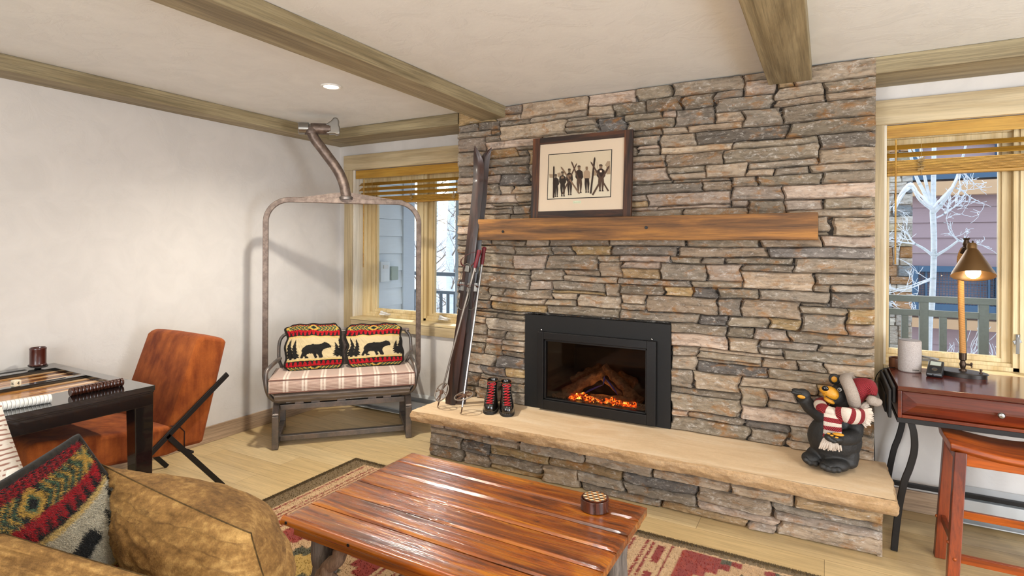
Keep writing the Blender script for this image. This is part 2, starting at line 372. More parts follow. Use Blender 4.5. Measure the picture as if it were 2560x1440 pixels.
# ================================================================ windows
def window(n, W, label, units, mullions, sillx):
    a,b,c,d=W; root=thing('window_%d'%n,label,'window',((a+b)/2,YB,c)); root['kind']='structure'
    inv=Matrix.Translation((-(a+b)/2,-YB,-c))
    def P(nm,m,mt,bev=.002,**k):
        m.v=[tuple(inv@Vector(p)) for p in m.v]; return m.build(nm,mt,root,smooth=0,bevel=bev,**k)
    cw=.09
    m=MB(); m.box(a-cw if n==1 else a-.055,a,YB-.02,YB,c-.09,d)
    if n==2: m.box(b,b+cw,YB-.02,YB,c-.09,d)
    P('side_casing',m,M['trim_z'])
    m=MB(); m.box(a-cw-.005 if n==1 else a-.06,b+(.0 if n==1 else cw),YB-.026,YB,d,2.242 if n==1 else 2.255); P('head_casing',m,M['trim'])
    m=MB(); m.box(a+.0005,b,YB-.024,YB,c-.088,c-.008); P('apron',m,M['trim'])
    m=MB(); m.box(a+.0005,b-.0005,YB-.03,YB+.17,c-.0075,c+.012); P('sill',m,M['pine_x'])
    m=MB(); m.box(a+.0005,a+.014,YB,YB+.15,c+.012,d); m.box(b-.014,b-.0005,YB,YB+.15,c+.012,d); m.box(a+.014,b-.014,YB+.03,YB+.15,d-.014,d-.0005); P('jamb',m,M['jamb'])
    # outer frame, sashes, panes
    m=MB(); y0,y1=YB+.11,YB+.18
    fa,fb,fc,fd=a+.014,b-.014,c+.012,d-.014
    for q,(ww,yy) in enumerate(((.028,y0),(.050,y0+.016))):
        wl=(.045,.078)[q] if n==1 else (.006,.010)[q]
        m.box(fa,fa+wl,yy,y1+.002*q,fc,fd); m.box(fb-ww,fb,yy,y1+.002*q,fc,fd); m.box(fa+wl,fb-ww,yy,y1+.002*q,fc,fc+ww*.8); m.box(fa+wl,fb-ww,yy,y1+.002*q,fd-ww,fd)
    for x in mullions: m.box(x-.045,x+.045,y0,y1,fc,fd); m.box(x-.02,x+.02,y0-.012,y0,fc,fd)
    P('window_frame',m,M['pine'])
    edges=[fa+(.078 if n==1 else .010)]+[q for x in mullions for q in (x-.045,x+.045)]+[fb-.05]
    for i in range(0,len(edges),2):
        l,r=edges[i],edges[i+1]; zb,zt=fc+.04,fd-.05
        m=MB()
        for ww,y in ((.040,YB+.145),(.052,YB+.158)):
            lw=ww if (n==1 or i>0) else ww*.3
            m.box(l,l+lw,y,y+.03,zb,zt); m.box(r-ww,r,y,y+.03,zb,zt); m.box(l+lw,r-ww,y,y+.03,zb,zb+ww*.55); m.box(l+lw,r-ww,y,y+.03,zt-ww,zt)
        s=P('sash',m,M['pine'])
        m=MB(); m.box(l+(.046 if (n==1 or i>0) else .012),r-.046,YB+.17,YB+.175,zb+.022,zt-.046); m.v=[tuple(inv@Vector(p)) for p in m.v]; m.build('pane',M['glass'],s,smooth=0)
        # folding crank and latch
        m=MB(); cx_= l+ (.20 if n==1 else .19); m.box(cx_-.05,cx_+.045,YB+.085,YB+.135,fc+.022,fc+.036); m.bar((cx_-.045,YB+.10,fc+.048),(cx_+.05,YB+.075,fc+.04),.02,.009); m.tube([(cx_-.045,YB+.11,fc+.03),(cx_-.045,YB+.11,fc+.055)],.012,8)
        P('crank',m,M['white'] if n==1 else M['steel'],.001)
        lx = r+.018; m=MB(); m.tube([(lx,YB+.098,fc+.20),(lx,YB+.098,fc+.16)],.009,8); m.bar((lx,YB+.094,fc+.19),(lx-.004,YB+.085,fc+.10),.014,.008); m.bar((lx-.018,YB+.098,fc+.155),(lx+.012,YB+.098,fc+.17),.008,.02)
        P('latch',m,M['steel'],.001)
    return root
window(1,W1,'casement window with pine frame and grey trim left of the chimney','2',[-3.043],0)
window(2,W2,'casement window with pine frame behind the desk and lamp','2',[.905],0)

# ================================================================ wooden blinds
def blind(label, x0,x1, zt, zv, sl, zs, zb, cords, wx, wz, group=None):
    root=thing('wooden_blind',label,'window blind',((x0+x1)/2,YB+.04,zb)); inv=Matrix.Translation((-(x0+x1)/2,-YB-.04,-zb))
    def P(nm,m,mt,bev=.001,sm=0,par=None): m.v=[tuple(inv@Vector(p)) for p in m.v]; return m.build(nm,mt,par or root,smooth=sm,bevel=bev)
    m=MB(); m.box(x0,x1,YB+.008,YB+.016,zv+.004,zt-.002); P('valance',m,M['blind'])
    m=MB(); m.box(x0+.004,x1-.004,YB+.038,YB+.082,zt-.06,zt-.022); P('headrail',m,M['blind'])
    for z in sl:
        m=MB(); yc=YB+.062; m.bar((x0+.004,yc,z),(x1-.004,yc,z),.048,.0028,up=(0,-.62,.78)); P('slat',m,M['blind'],.0006)
    n=int((zs-zb-.016)/.0062)
    for i in range(n):
        z=zb+.019+i*.0062; m=MB(); m.box(x0+.004,x1-.004,YB+.038+.003*(i%2),YB+.086,z-.0024,z+.0024); P('slat',m,M['blind'],.0005)
    m=MB(); m.box(x0+.004,x1-.004,YB+.037,YB+.087,zb,zb+.015); P('bottom_rail',m,M['blind'],.002)
    for cx_ in cords:
        m=MB(); m.tube([(cx_,YB+.035,zv),(cx_,YB+.034,zb-.004)],.0012,6)
        rnd=random.Random(int(cx_*100)); pts=[]
        for k in range(60): pts.append((cx_+rnd.uniform(-.02,.02), YB+.031-rnd.random()*.004, zb+.018+(zs-zb-.01)*k/60))
        m.tube(pts,.0013,5); P('cord',m,CORD,0,60)
    m=MB(); m.tube([(wx,YB+.016,zv-.004),(wx,YB+.014,wz)],.0046,8); P('wand',m,M['blind'],0,60)
    return root
CORD=NT('blind_cord').set(color='a68a5c',rough=.8).mat
blind('honey wooden blind half raised in the window left of the chimney',-3.722,-2.44,2.108,2.028,(1.985,1.940,1.895),1.868,1.805,(-3.55,-3.10,-2.66),-3.63,1.235)
blind('honey wooden blind half raised in the window behind the desk lamp',.2945,1.73,2.1185,2.042,(2.000,1.956),1.928,1.840,(.455,1.05,1.6),.337,1.345)

# ================================================================ baseboard heaters
def heater(x0,x1,label):
    root=thing('baseboard_heater',label,'heater',((x0+x1)/2,YB,0)); inv=Matrix.Translation((-(x0+x1)/2,-YB,0))
    def P(nm,m,mt,bev=.0015): m.v=[tuple(inv@Vector(p)) for p in m.v]; return m.build(nm,mt,root,smooth=0,bevel=bev)
    m=MB(); m.box(x0+.012,x1-.012,YB-.012,YB-.001,.02,.185); m.hexa([(x0+.012,YB-.045,.165),(x1-.012,YB-.045,.165),(x1-.012,YB-.012,.185),(x0+.012,YB-.012,.185),(x0+.012,YB-.045,.169),(x1-.012,YB-.045,.169),(x1-.012,YB-.012,.19),(x0+.012,YB-.012,.19)]); P('back_panel',m,M['heater'])
    m=MB(); m.box(x0+.012,x1-.012,YB-.068,YB-.063,.05,.135); m.box(x0+.012,x1-.012,YB-.063,YB-.05,.131,.135); m.box(x0+.012,x1-.012,YB-.072,YB-.012,.012,.018); P('front_panel',m,M['heater'])
    m=MB(); k=x0+.03
    while k<x1-.03: m.box(k,k+.0012,YB-.055,YB-.016,.05,.105); k+=.011
    m.tube([(x0+.01,YB-.035,.078),(x1-.01,YB-.035,.078)],.010,8); P('heating_fins',m,M['fin'],0)
    for x in (x0,x1-.012):
        m=MB(); m.prism([(YB-.001,.012),(YB-.074,.012),(YB-.074,.15),(YB-.045,.19),(YB-.001,.205)],lambda a,b:(x,a,b),lambda a,b:(x+.012,a,b)); P('end_cap',m,M['white'])
heater(-3.70,-2.55,'low metal baseboard heater under the left window behind the chair lift bench')
heater(.60,2.1,'low metal baseboard heater on the wall under the desk')

# ================================================================ stone chimney
PAL=['958672','a3927e','84786b','b09a82','baa48a','8d7e6c','a88c68','bea794','a0917f','ad9a84','7a726b','b4a08e','b0946a']
WT =[10,10,7,8,6,8,3,5,9,8,4,6,3]
def stonework(m, ncol, nrow, cw, rh, place, hole=None, seed=3, edge=(True,True), wmin=7, wmax=25):
    """packs ledge stones on a skyline; place(a,d,z)->point, a along the wall, d outwards"""
    R=random.Random(seed); sky=[0]*ncol
    if hole:
        for k in range(hole[0],hole[1]): sky[k]=-1
    hold=hole
    while True:
        if hold and min(s for s in sky if s>=0)>=hold[2]:
            for k in range(hold[0],hold[1]): sky[k]=hold[2]
            hold=None
        c=[s for s in sky if s>=0]; lo=min(c)
        if lo>=nrow: break
        a=next(i for i,s in enumerate(sky) if s==lo); b=a
        while b<ncol and sky[b]==lo: b+=1
        L=b-a; w=R.randint(wmin,wmax)
        if w>=L-3: w=L
        start=a if R.random()<.6 else b-w
        h=R.choice([2,2,2,3,3,3,4,4,5]) if w>6 else R.choice([2,3,4])
        lft=sky[start-1] if start>0 else -9; rgt=sky[start+w] if start+w<ncol else -9
        for q in (lft,rgt):
            if q>lo and abs(q-(lo+h))==1: h=q-lo
        if w<5: 
            cand=[q-lo for q in (lft,rgt) if q>lo]; h=min(cand) if cand else h; h=max(1,min(h,6))
        if nrow-(lo+h)<2: h=nrow-lo
        if hold and lo<hold[2]<lo+h: h=hold[2]-lo
        h=max(h,1)
        for k in range(start,start+w): sky[k]=lo+h
        one_stone(m,R,start*cw,(start+w)*cw,lo*rh,(lo+h)*rh,place, edge[0] and start==0, edge[1] and start+w==ncol)
WARP=None
def one_stone(m,R,a0,a1,z0,z1,place0,el,er):
    def place(a,d,z):
        if WARP:
            f=1
            for (p,q,r,s_) in WARP[0]: f=min(f,max(0,max(p-a,a-q,r-z,z-s_))/.07)
            f=min(f,max(0,min(a,WARP[1]-a))/.05,1); fz=min(1,max(0,min(z,WARP[2]-z))/.05)
            a2=a+.026*f*noise.noise(Vector((a*3.1,z*15,2)))+.007*f*noise.noise(Vector((a*8,z*42,7))); z=z+.011*min(f,fz)*noise.noise(Vector((a*2.6,z*4,5)))+.004*min(f,fz)*noise.noise(Vector((a*11,z*6,8))); a=a2
        return place0(a,d,z)
    g=.0015; a0+=g; a1-=g; z0+=g*.8; z1-=g*.8
    nu=max(5,int((a1-a0)/.0095)); nv=max(5,int((z1-z0)/.0062)); off=R.uniform(0,.020); tl=R.uniform(-.006,.006); tz=R.uniform(-.006,.006)
    sd=Vector((R.random()*50,R.random()*50,R.random()*50)); colr=lin(R.choices(PAL,WT)[0]); kk=R.uniform(.66,1.16); colr=tuple(x*kk for x in colr)
    cl=[R.uniform(.004,.020) if R.random()<.4 else 0 for _ in range(4)]; hh=z1-z0
    vs=[];fs=[];cs=[]
    for j in range(nv+1):
        for i in range(nu+1):
            u=i/nu; v=j/nv; a=a0+(a1-a0)*u; z=z0+hh*v
            # chipped corners and wavy outline
            du=min(u,1-u)*(a1-a0); dv=min(v,1-v)*hh
            side=0 if u<.5 else 1; top=0 if v<.5 else 1; c=cl[side*2+top]
            if c: 
                k=max(0,1-dv/(hh*.9)); a+= (c*k*(1-du/((a1-a0)/2)))*(1 if side==0 else -1)
            wv=noise.noise(Vector((a*14,z*14,0))+sd)
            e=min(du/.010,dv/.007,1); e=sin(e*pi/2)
            z+= .0025*wv*(1-e); a+=.003*noise.noise(Vector((z*30,a*9,3))+sd)*(1-e)
            d=off+tl*(u-.5)*2+tz*(v-.5)*2+.016*e+ .009*noise.noise(Vector((a*11,z*40,0))+sd)*(.3+.7*e)+.0045*noise.noise(Vector((a*38,z*95,5))+sd)*e+.0022*noise.noise(Vector((a*95,z*150,9))+sd)*e
            vs.append(place(a,d,z)); wk=1+.30*(1-e)*max(0,noise.noise(Vector((a*20,z*40,1))+sd)+.3)+.16*noise.noise(Vector((a*9,z*30,4))+sd); cs.append(tuple(x*wk for x in colr))  # lighter worn rims: edge highlights put into the stone colour
    for j in range(nv):
        for i in range(nu):
            q=j*(nu+1)+i; fs.append((q,q+1,q+nu+2,q+nu+1))
    n=len(vs); ring=[i for i in range(nu+1)]+[j*(nu+1)+nu for j in range(1,nv+1)]+[nv*(nu+1)+i for i in range(nu-1,-1,-1)]+[j*(nu+1) for j in range(nv-1,0,-1)]
    back=[]
    for q in ring:
        j,i=divmod(q,nu+1); back.append(place(a0+(a1-a0)*i/nu,-.03,z0+hh*j/nv))
    vs+=back; L=len(ring); cs+=[colr]*L
    for k in range(L): fs.append((ring[k],n+k,n+(k+1)%L,ring[(k+1)%L]))
    m.add(vs,fs,0,cs)
    if el or er:           # return stone turning the corner
        a=a0 if el else a1; s=-1 if el else 1
        p=[place(a,-.30,z0),place(a,-.30,z1)]; w_=.02
        q0=place(a-s*w_,-.30,z0); q1=place(a-s*w_,-.30,z1)
        f0=place(a,.004,z0); f1=place(a,.004,z1); g0=place(a-s*w_,.004,z0); g1=place(a-s*w_,.004,z1)
        m.hexa([q0,p[0],f0,g0,q1,p[1],f1,g1],0,colr)
chim=thing('stone_chimney','tall chimney breast of stacked brown and grey ledge stones','chimney',(-1.08,3.6,0))
inv=Matrix.Translation((1.08,-3.6,0))
CX0,CX1,CZ0=-2.378,.222,.338; SF=3.455
m=MB(); rh=(H-CZ0-.002)/104; ncol=130; cw=(CX1-CX0)/ncol
hc0=round((-1.805-CX0)/cw); hc1=round((-.811-CX0)/cw); hr=round((.969-CZ0)/rh)
WARP=([(hc0*cw-.002,hc1*cw+.002,-1,hr*rh+.003)],CX1-CX0,H-CZ0)
stonework(m,ncol,104,cw,rh,lambda a,d,z: inv@Vector((CX0+a,SF-d,CZ0+z)),(hc0,hc1,hr),seed=11)
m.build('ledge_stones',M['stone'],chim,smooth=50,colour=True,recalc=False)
m=MB(); dk=lin('3a322b')
for (x0,x1,z0,z1) in ((CX0+.022,-1.805,.0,H-.003),(-.811,CX1-.022,.0,H-.003),(-1.805,-.811,.969,H-.003)): m.box(x0,x1,SF+.008,YB-.002,z0,z1,0,dk)
m.M=Matrix.Identity(4); m.v=[tuple(inv@Vector(p)) for p in m.v]; m.build('mortar_core',M['stone'],chim,smooth=0,colour=True)
# raised hearth
hea=thing('raised_hearth','long raised stone hearth with a thick sandstone slab top','hearth',(-1.07,3.2,0)); inv=Matrix.Translation((1.07,-3.2,0))
WARP=([],2.608,.27)
m=MB(); HX0,HX1=-2.372,.236; nc=130; cw=(HX1-HX0)/nc; rh=.27/14
stonework(m,nc,14,cw,rh,lambda a,d,z: inv@Vector((HX0+a,3.125-d,z+.001)),seed=21,wmin=9,wmax=24)
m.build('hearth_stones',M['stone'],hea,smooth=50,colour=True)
m=MB(); m.box(HX0+.022,HX1-.022,3.135,YB-.32 if False else 3.45,.001,.27,0,dk); m.v=[tuple(inv@Vector(p)) for p in m.v]; m.build('mortar_core',M['stone'],hea,smooth=0,colour=True)
# slab: rough broken edge
m=MB(); SX0,SX1,SY0,SY1,SZ0,SZ1=-2.402,.277,2.945,3.45,.272,.338
def edge_pt(t):   # outline: left side (back to front), front, right side
    L=[(SX0,SY1),(SX0,SY0),(SX1,SY0),(SX1,SY1)]; ds=[.5,2.68,.5]; s=t*sum(ds)
    for k in range(3):
        if s<=ds[k]+1e-9 or k==2:
            f=min(s/ds[k],1); a,b=L[k],L[k+1]; return Vector((a[0]+(b[0]-a[0])*f,a[1]+(b[1]-a[1])*f,0)), [(-1,0),(0,-1),(1,0)][k], min(s, sum(ds)-s)
        s-=ds[k]
NE=520; NV=8; vs=[]; fs=[]
for i in range(NE+1):
    p,nn,_=edge_pt(i/NE)
    lo=noise.noise(Vector((p.x*1.3,p.y*2,9)))*.012
    for j in range(NV+1):
        v=j/NV; z=SZ0+(SZ1-SZ0)*v
        b=.010*sin(pi*min(1,v*1.0))+ .012*noise.noise(Vector((p.x*9,p.y*9,z*30)))+.006*noise.noise(Vector((p.x*30,p.y*30,z*60)))+lo
        if v>.85: b-= .004*(v-.85)/.15
        b-=.014*(1-v)*(.5+noise.noise(Vector((p.x*4,p.y*4,2))))
        zz=z+.004*noise.noise(Vector((p.x*12,p.y*12,z*20+4)))*(0<j<NV)
        vs.append(inv@Vector((p.x+nn[0]*b*.8,p.y+nn[1]*b,zz)))
for i in range(NE):
    for j in range(NV): q=i*(NV+1)+j; fs.append((q,q+NV+1,q+NV+2,q+1))
m.add(vs,fs,1)
top=[vs[i*(NV+1)+NV] for i in range(NE+1)]; bot=[vs[i*(NV+1)] for i in range(NE+1)]
m.add(top,[tuple(range(len(top)))],0); m.add(bot,[tuple(range(len(bot)))[::-1]],1)
m.add([top[0],bot[0],bot[-1],top[-1]],[(0,1,2,3)],1)
m.build('sandstone_slab',[M['slab'],M['slabedge']],hea,smooth=40)

# mantel
mt_=thing('mantel_shelf','thick rustic wooden mantel beam across the stone chimney','mantel',(-1.073,3.3,1.474))
m=MB(); vs=[]; nx=90; prof=[(-.05,0),(-.05,.02),(-.05,.07),(-.05,.12),(-.05,.141),(.14,.141),(.14,0)]
for i in range(nx+1):
    x=-1.037+2.074*i/nx
    for k,(y,z) in enumerate(prof):
        d=.0022*noise.noise(Vector((x*4,y*9+k,z*20)))+.001*noise.noise(Vector((x*20,z*40,k)))
        vs.append((x,y+(d if k<5 else 0),z+(d if k in(0,4) else 0)))
fs=[]; n=len(prof)
for i in range(nx):
    for k in range(n): fs.append((i*n+k,i*n+(k+1)%n,(i+1)*n+(k+1)%n,(i+1)*n+k))
fs+= [tuple(range(n))[::-1], tuple(nx*n+k for k in range(n))]
m.add(vs,fs); m.build('beam',M['mantel'],mt_,smooth=30,recalc=True,bevel=.003)
for u,v in ((1258,579),(1616,569)):
    p=at_y(u,v,3.25)-Vector((-1.073,3.3,1.474)); m=MB(); m.lathe([(.0095,0),(.0095,.0015),(.0065,.002),(.0,.0005)],18,(p.x,-.0535,p.z),M=Matrix.Rotation(pi/2,3,'X')); m.build('bolt_hole',M['black'],mt_,smooth=40)

# ================================================================ fireplace insert
ins=thing('fireplace_insert','black gas fireplace insert with glowing embers and logs','fireplace',(-1.308,3.43,.339)); inv=Matrix.Translation((1.308,-3.43,-.339))
def IP(nm,m,mt,bev=.0015,sm=0,par=None,**k): m.v=[tuple(inv@Vector(p)) for p in m.v]; return m.build(nm,mt,par or ins,smooth=sm,bevel=bev,**k)
X0,X1,Z0,Z1=-1.802,-.813,.339,.967; x0,x1,z0,z1=-1.690,-.893,.352,.862; g0,g1,h0,h1=x0+.044,x1-.056,z0+.06,z1-.048
m=MB(); y0,y1=3.425,3.445
m.box(X0,x0+.01,y0,y1,Z0,Z1); m.box(x1-.01,X1,y0,y1,Z0,Z1); m.box(x0+.01,x1-.01,y0,y1,z1-.01,Z1); m.box(x0+.01,x1-.01,y0,y1,Z0,z0+.01); IP('surround',m,M['insert'],0)
m=MB(); y0,y1=3.388,3.424
m.box(x0,g0,y0,y1,z0,z1); m.box(g1,x1,y0,y1,z0,z1); m.box(g0,g1,y0,y1,h1,z1); m.box(g0,g1,y0,y1,z0,h0)
for (a,b,c,d) in ((g0,g0+.012,h0,h1),(g1-.012,g1,h0,h1),(g0,g1,h1-.014,h1),(g0,g1,h0,h0+.010)): m.box(a,b,y0+.014,y1+.02,c,d)
door=IP('door_frame',m,M['insert2'],.003)
m=MB(); m.box(g0+.01,g1-.01,3.418,3.422,h0+.008,h1-.012); IP('glass_pane',m,M['smoke'],0,par=door)
for x in (x0+.02,x1-.03):
    m=MB(); m.lathe([(.006,0),(.006,.006),(.002,.009)],12,(x,3.415,z1+.008),M=Matrix.Rotation(pi/2,3,'X')); IP('screw',m,M['steel'],0,40)
m=MB(); fy0,fy1=3.447,3.74   # firebox liner
t=NT('firebox_panel'); n=t.noise(t.co((3,3,18)),2,5,.7); t.set(color=t.ramp(n,[(.3,'0c0907'),(.7,'2a1b10')]),rough=.7); LIN=t.mat
bx0,bx1,bz0,bz1=g0-.01,g1+.01,h0-.01,h1+.01
m.hexa([(bx0,fy0,bz0),(bx0-.01,fy0,bz0),(bx0+.07,fy1,bz0),(bx0+.09,fy1,bz0),(bx0,fy0,bz1),(bx0-.01,fy0,bz1),(bx0+.07,fy1,bz1),(bx0+.09,fy1,bz1)])
m.hexa([(bx1,fy0,bz0),(bx1+.01,fy0,bz0),(bx1-.07,fy1,bz0),(bx1-.09,fy1,bz0),(bx1,fy0,bz1),(bx1+.01,fy0,bz1),(bx1-.07,fy1,bz1),(bx1-.09,fy1,bz1)])
m.box(bx0+.05,bx1-.05,fy1-.006,fy1,bz0,bz1); m.box(bx0,bx1,fy0,fy1,bz1,bz1+.01); m.box(bx0,bx1,fy0,fy1,bz0-.01,bz0+.012); IP('firebox',m,LIN,0)
t=NT('ceramic_log'); n=t.noise(t.co((4,4,4)),9,8,.75,1); n2=t.noise(t.co(),60,6,.7); t.set(color=t.ramp(n,[(.3,'1c140e'),(.5,'5a4430'),(.7,'8a6a4c')]),rough=.9,emit='ff8a3a',estr=.02); t.bump(n2,.8,.01); LOG=t.mat
def log(a,b,r,seed,par=ins):
    a=Vector(a);b=Vector(b); m=MB(); n=26; pts=[a.lerp(b,i/n) for i in range(n+1)]; m.tube(pts,[r*(1-.25*i/n) for i in range(n+1)],18,caps=True)
    m.v=[tuple(Vector(p)+Vector((noise.noise(Vector(p)*22+Vector((seed,0,0))),noise.noise(Vector(p)*22+Vector((0,seed,0))),noise.noise(Vector(p)*22+Vector((0,0,seed)))))*r*.42) for p in m.v]
    return IP('log',m,LOG,0,50)
zf=bz0+.012
def ip(u,v,y): return at_y(u,v,y)
log(ip(1412,985,3.52),ip(1520,925,3.58),.040,1); log(ip(1430,950,3.64),ip(1500,915,3.64),.028,2)
log(ip(1600,1010,3.53),ip(1510,915,3.58),.036,3); log(ip(1478,992,3.50),ip(1590,1000,3.50),.020,4); log(ip(1575,1005,3.56),ip(1505,945,3.53),.016,5); log(ip(1590,960,3.68),ip(1545,930,3.68),.03,6)
t=NT('glowing_embers'); n=t.noise(t.co(),42,5,.7); n2=t.noise(t.co(),15,4,.6)
t.set(color='1a1310',rough=.9,emit=t.ramp(n,[(.40,'000000'),(.50,'8a1c00'),(.56,'ff6a08'),(.64,'ffd060')]),estr=t.ramp(n2,[(.36,1.),(.56,9.)]))
m=MB(); R=random.Random(5)
for i in range(230):
    s=R.random(); u=1425+s*165; y=3.462+R.random()*.045; p=at_y(u,1012+s*12,y); r=R.uniform(.006,.013)
    m.ell((p.x,y,zf+.004+R.random()*.028*(.4+abs(sin(s*7)))+r*.3),(r*R.uniform(.8,1.5),r,r*.8),Matrix.Rotation(R.random()*3,3,'Z'),7,5)
IP('embers',m,t.mat,0,180)
m=MB()
for i in range(420):
    p=Vector((R.uniform(bx0+.03,bx1-.03),R.uniform(fy0+.004,fy0+.13),0)); r=R.uniform(.004,.009); m.ell((p.x,p.y,zf+r*.5+R.random()*.006),(r*1.3,r,r*.7),Matrix.Rotation(R.random()*3,3,'Z'),6,4)
IP('lava_rock_bed',m,LOG,0,180)
t=NT('gas_flame'); t.set(color='101020',rough=.5,emit='2a2c90',estr=.35)
for (u0,v0,u1,v1) in ((1458,985,1508,962),(1508,962,1512,940),(1515,948,1545,988),(1428,1000,1430,985)):
    a=ip(u0,v0,3.50); b=ip(u1,v1,3.505); m=MB(); m.tube([a,a.lerp(b,.3)+Vector((0,0,.004)),a.lerp(b,.7)+Vector((0,0,.004)),b],[.002,.006,.005,.001],8); IP('gas_flame',m,t.mat,0,180)
light('ember_glow','POINT',(-1.28,3.49,.52),1.6,(1,.42,.12),shadow_soft_size=.08)

# ================================================================ recessed ceiling light
dl=thing('recessed_ceiling_light','round recessed downlight glowing in the ceiling left of the long beam','ceiling light',(-2.68,2.50,H-.003))
m=MB(); m.lathe([(.044,.002),(.046,-.004),(.056,-.006),(.061,-.003),(.062,.002)],40); m.build('trim_ring',M['white'],dl,smooth=40)
m=MB(); m.lathe([(.0,-.001),(.043,-.001),(.0435,.002)],40); m.build('lens',NT('lit_lens').set(color='ffffff',emit='ffe2b8',estr=14.).mat,dl,smooth=40)
light('downlight','SPOT',(-2.68,2.50,H-.02),175,(1,.95,.84),spot_size=radians(150),spot_blend=.9,shadow_soft_size=.045)
for x,y,e in ((-1.1,1.6,52),(.6,2.2,52),(-2.9,.3,16),(1.6,1.2,52)):  # extra ceiling spots without fixtures, added out of view as fill
    light('fill_spot','SPOT',(x,y,H-.02),e,(1,.96,.90),spot_size=radians(150),spot_blend=.9,shadow_soft_size=.06)
# ================================================================ chair lift bench
LC=Vector((-3.028,2.962,0)); LA=atan2(.714,.70)          # local: x along the seat, y backwards, z up
U_=Vector((cos(LA),sin(LA),0)); NF=Vector((U_.y,-U_.x,0))
def lift_pt(u,v,d):
    p=at_plane(u,v,LC-NF*d,NF)-LC; return Vector((p.dot(U_),-p.dot(NF),p.z))
lift=thing('chair_lift_bench','old ski chair lift chair with tall steel hanger, turned into a bench','bench',tuple(LC),LA)
bs=.043
for sx in (-1,1):
    xo=sx*.462
    m=MB(); m.box(xo-bs/2,xo+bs/2,0,bs,0.002,.235); m.bar((xo,bs/2,.225),(xo,.115,.315),bs,bs,up=(0,-.6,.8)); m.build('leg',M['lift'],lift,smooth=0,bevel=.004)
    m=MB(); m.box(xo-bs/2,xo+bs/2,.50,.50+bs,0.002,.235); m.bar((xo,.50+bs/2,.225),(xo,.43,.315),bs,bs,up=(0,.6,.8)); m.build('leg',M['lift'],lift,smooth=0,bevel=.004)
    m=MB(); m.box(xo-bs/2,xo+bs/2,bs,.50,.018,.018+bs); m.build('side_rail',M['lift'],lift,smooth=0,bevel=.004)
    m=MB(); m.box(xo-bs/2,xo+bs/2,.09,.45,.285,.285+.03); m.build('side_rail',M['lift'],lift,smooth=0,bevel=.004)
m=MB(); m.box(-.44,.44,.10,.10+bs,.026,.026+.040); m.build('cross_rail',M['lift'],lift,smooth=0,bevel=.004)
m=MB(); m.box(-.44,.44,.085,.085+bs,.252,.292); m.box(-.44,.44,.41,.41+bs,.252,.292); m.build('top_rail',M['lift'],lift,smooth=0,bevel=.004)
m=MB()
for x in (-.31,-.2,-.02,.2,.31): m.box(x-.03,x+.03,.09,.45,.290,.31)
m.build('mounting_plates',M['lift'],lift,smooth=0,bevel=.002)
# bail
fy=.235; Rr=.165; xo=.557; zt=1.768; zb=.315; pts=[]
for (cx_,cz,a0,a1) in ((-xo+Rr,zt-Rr,pi,pi/2),(xo-Rr,zt-Rr,pi/2,0),(xo-Rr,zb+Rr,0,-pi/2),(-xo+Rr,zb+Rr,-pi/2,-pi)):
    for k in range(13): a=a0+(a1-a0)*k/12; pts.append((cx_+Rr*cos(a),fy,cz+Rr*sin(a)))
m=MB(); m.tube(pts,1,closed=True,sect=[(-.016,-.0185),(.016,-.0185),(.016,.0185),(-.016,.0185)],up=(0,1,0)); m.build('hanger_frame',M['lift2'],lift,smooth=30,bevel=.003,recalc=True)
m=MB(); m.prism([(-.375,.0),(.43,.0),(.05,.088),(-.04,.088)],lambda a,b:(a,fy-.012+b*.9,zt+.014),lambda a,b:(a,fy-.012+b*.9,zt+.021)); 
m.prism([(-.375,0),(.43,0),(.06,.052),(-.05,.052)],lambda a,b:(a,fy+.014,zt+.014+b),lambda a,b:(a,fy+.020,zt+.014+b)); m.build('gusset_plate',M['lift2'],lift,smooth=0,bevel=.001)
def hp(X,Y,d=fy): return lift_pt(720+X/6,280+Y/6,d)
path=[(872,1310),(868,1240),(846,1120),(815,1020),(770,920),(700,805),(600,670),(500,535),(430,445),(385,375),(355,300)]
P_=[hp(*q) for q in path]; m=MB(); P2=smoothpath(P_,4); m.tube(P2,.0375,20); 
m.build('hanger_arm',M['lift2'],lift,smooth=40)
m=MB(); b0=hp(872,1300); m.lathe([(.050,-.008),(.050,.012),(.040,.02)],20,b0); m.build('weld_collar',M['lift'],lift,smooth=30)
def hz(X,Y): return hp(X,Y)
a=hz(155,243); b=hz(600,258); ax=(b-a).normalized()
Q=ax.to_track_quat('Z','Y').to_matrix()
L=(b-a).length
m=MB(); m.lathe([(.0,0),(.042,0),(.045,.004),(.045,.072),(.041,.076),(.034,.078),(.034,.09),(.041,.092)],28,a,M=Q); m.build('end_cap',M['pewter'],lift,smooth=35)
m=MB(); m.lathe([(.041,.088),(.042,.1),(.042,.215),(.038,.222),(.038,L+.02),(.0,L+.02)],28,a,M=Q); m.lathe([(.047,0),(.05,.02),(.043,.05)],24,hz(352,330),M=(hz(352,262)-hz(365,345)).normalized().to_track_quat('Z','Y').to_matrix()); m.build('grip_tube',M['lift2'],lift,smooth=35)
m=MB(); prof=[(560,190),(600,170),(650,135),(680,98),(715,88),(750,105),(768,150),(765,215),(778,230),(782,340),(730,352),(690,335),(640,340),(560,325),(600,300),(630,270)]
cc=[hz(*q) for q in prof]; n=len(cc); vs=[p+Vector((0,-.032,0)) for p in cc]+[p+Vector((0,.032,0)) for p in cc]
m.add(vs,[tuple(range(n)),tuple(range(n,2*n))[::-1]]+[(i,n+i,n+(i+1)%n,(i+1)%n) for i in range(n)]); m.build('cable_grip',M['pewter'],lift,smooth=60,bevel=.012,seg=4,recalc=True)
m=MB(); m.box(-.012,.012,-.001,0,-.004,.004); 
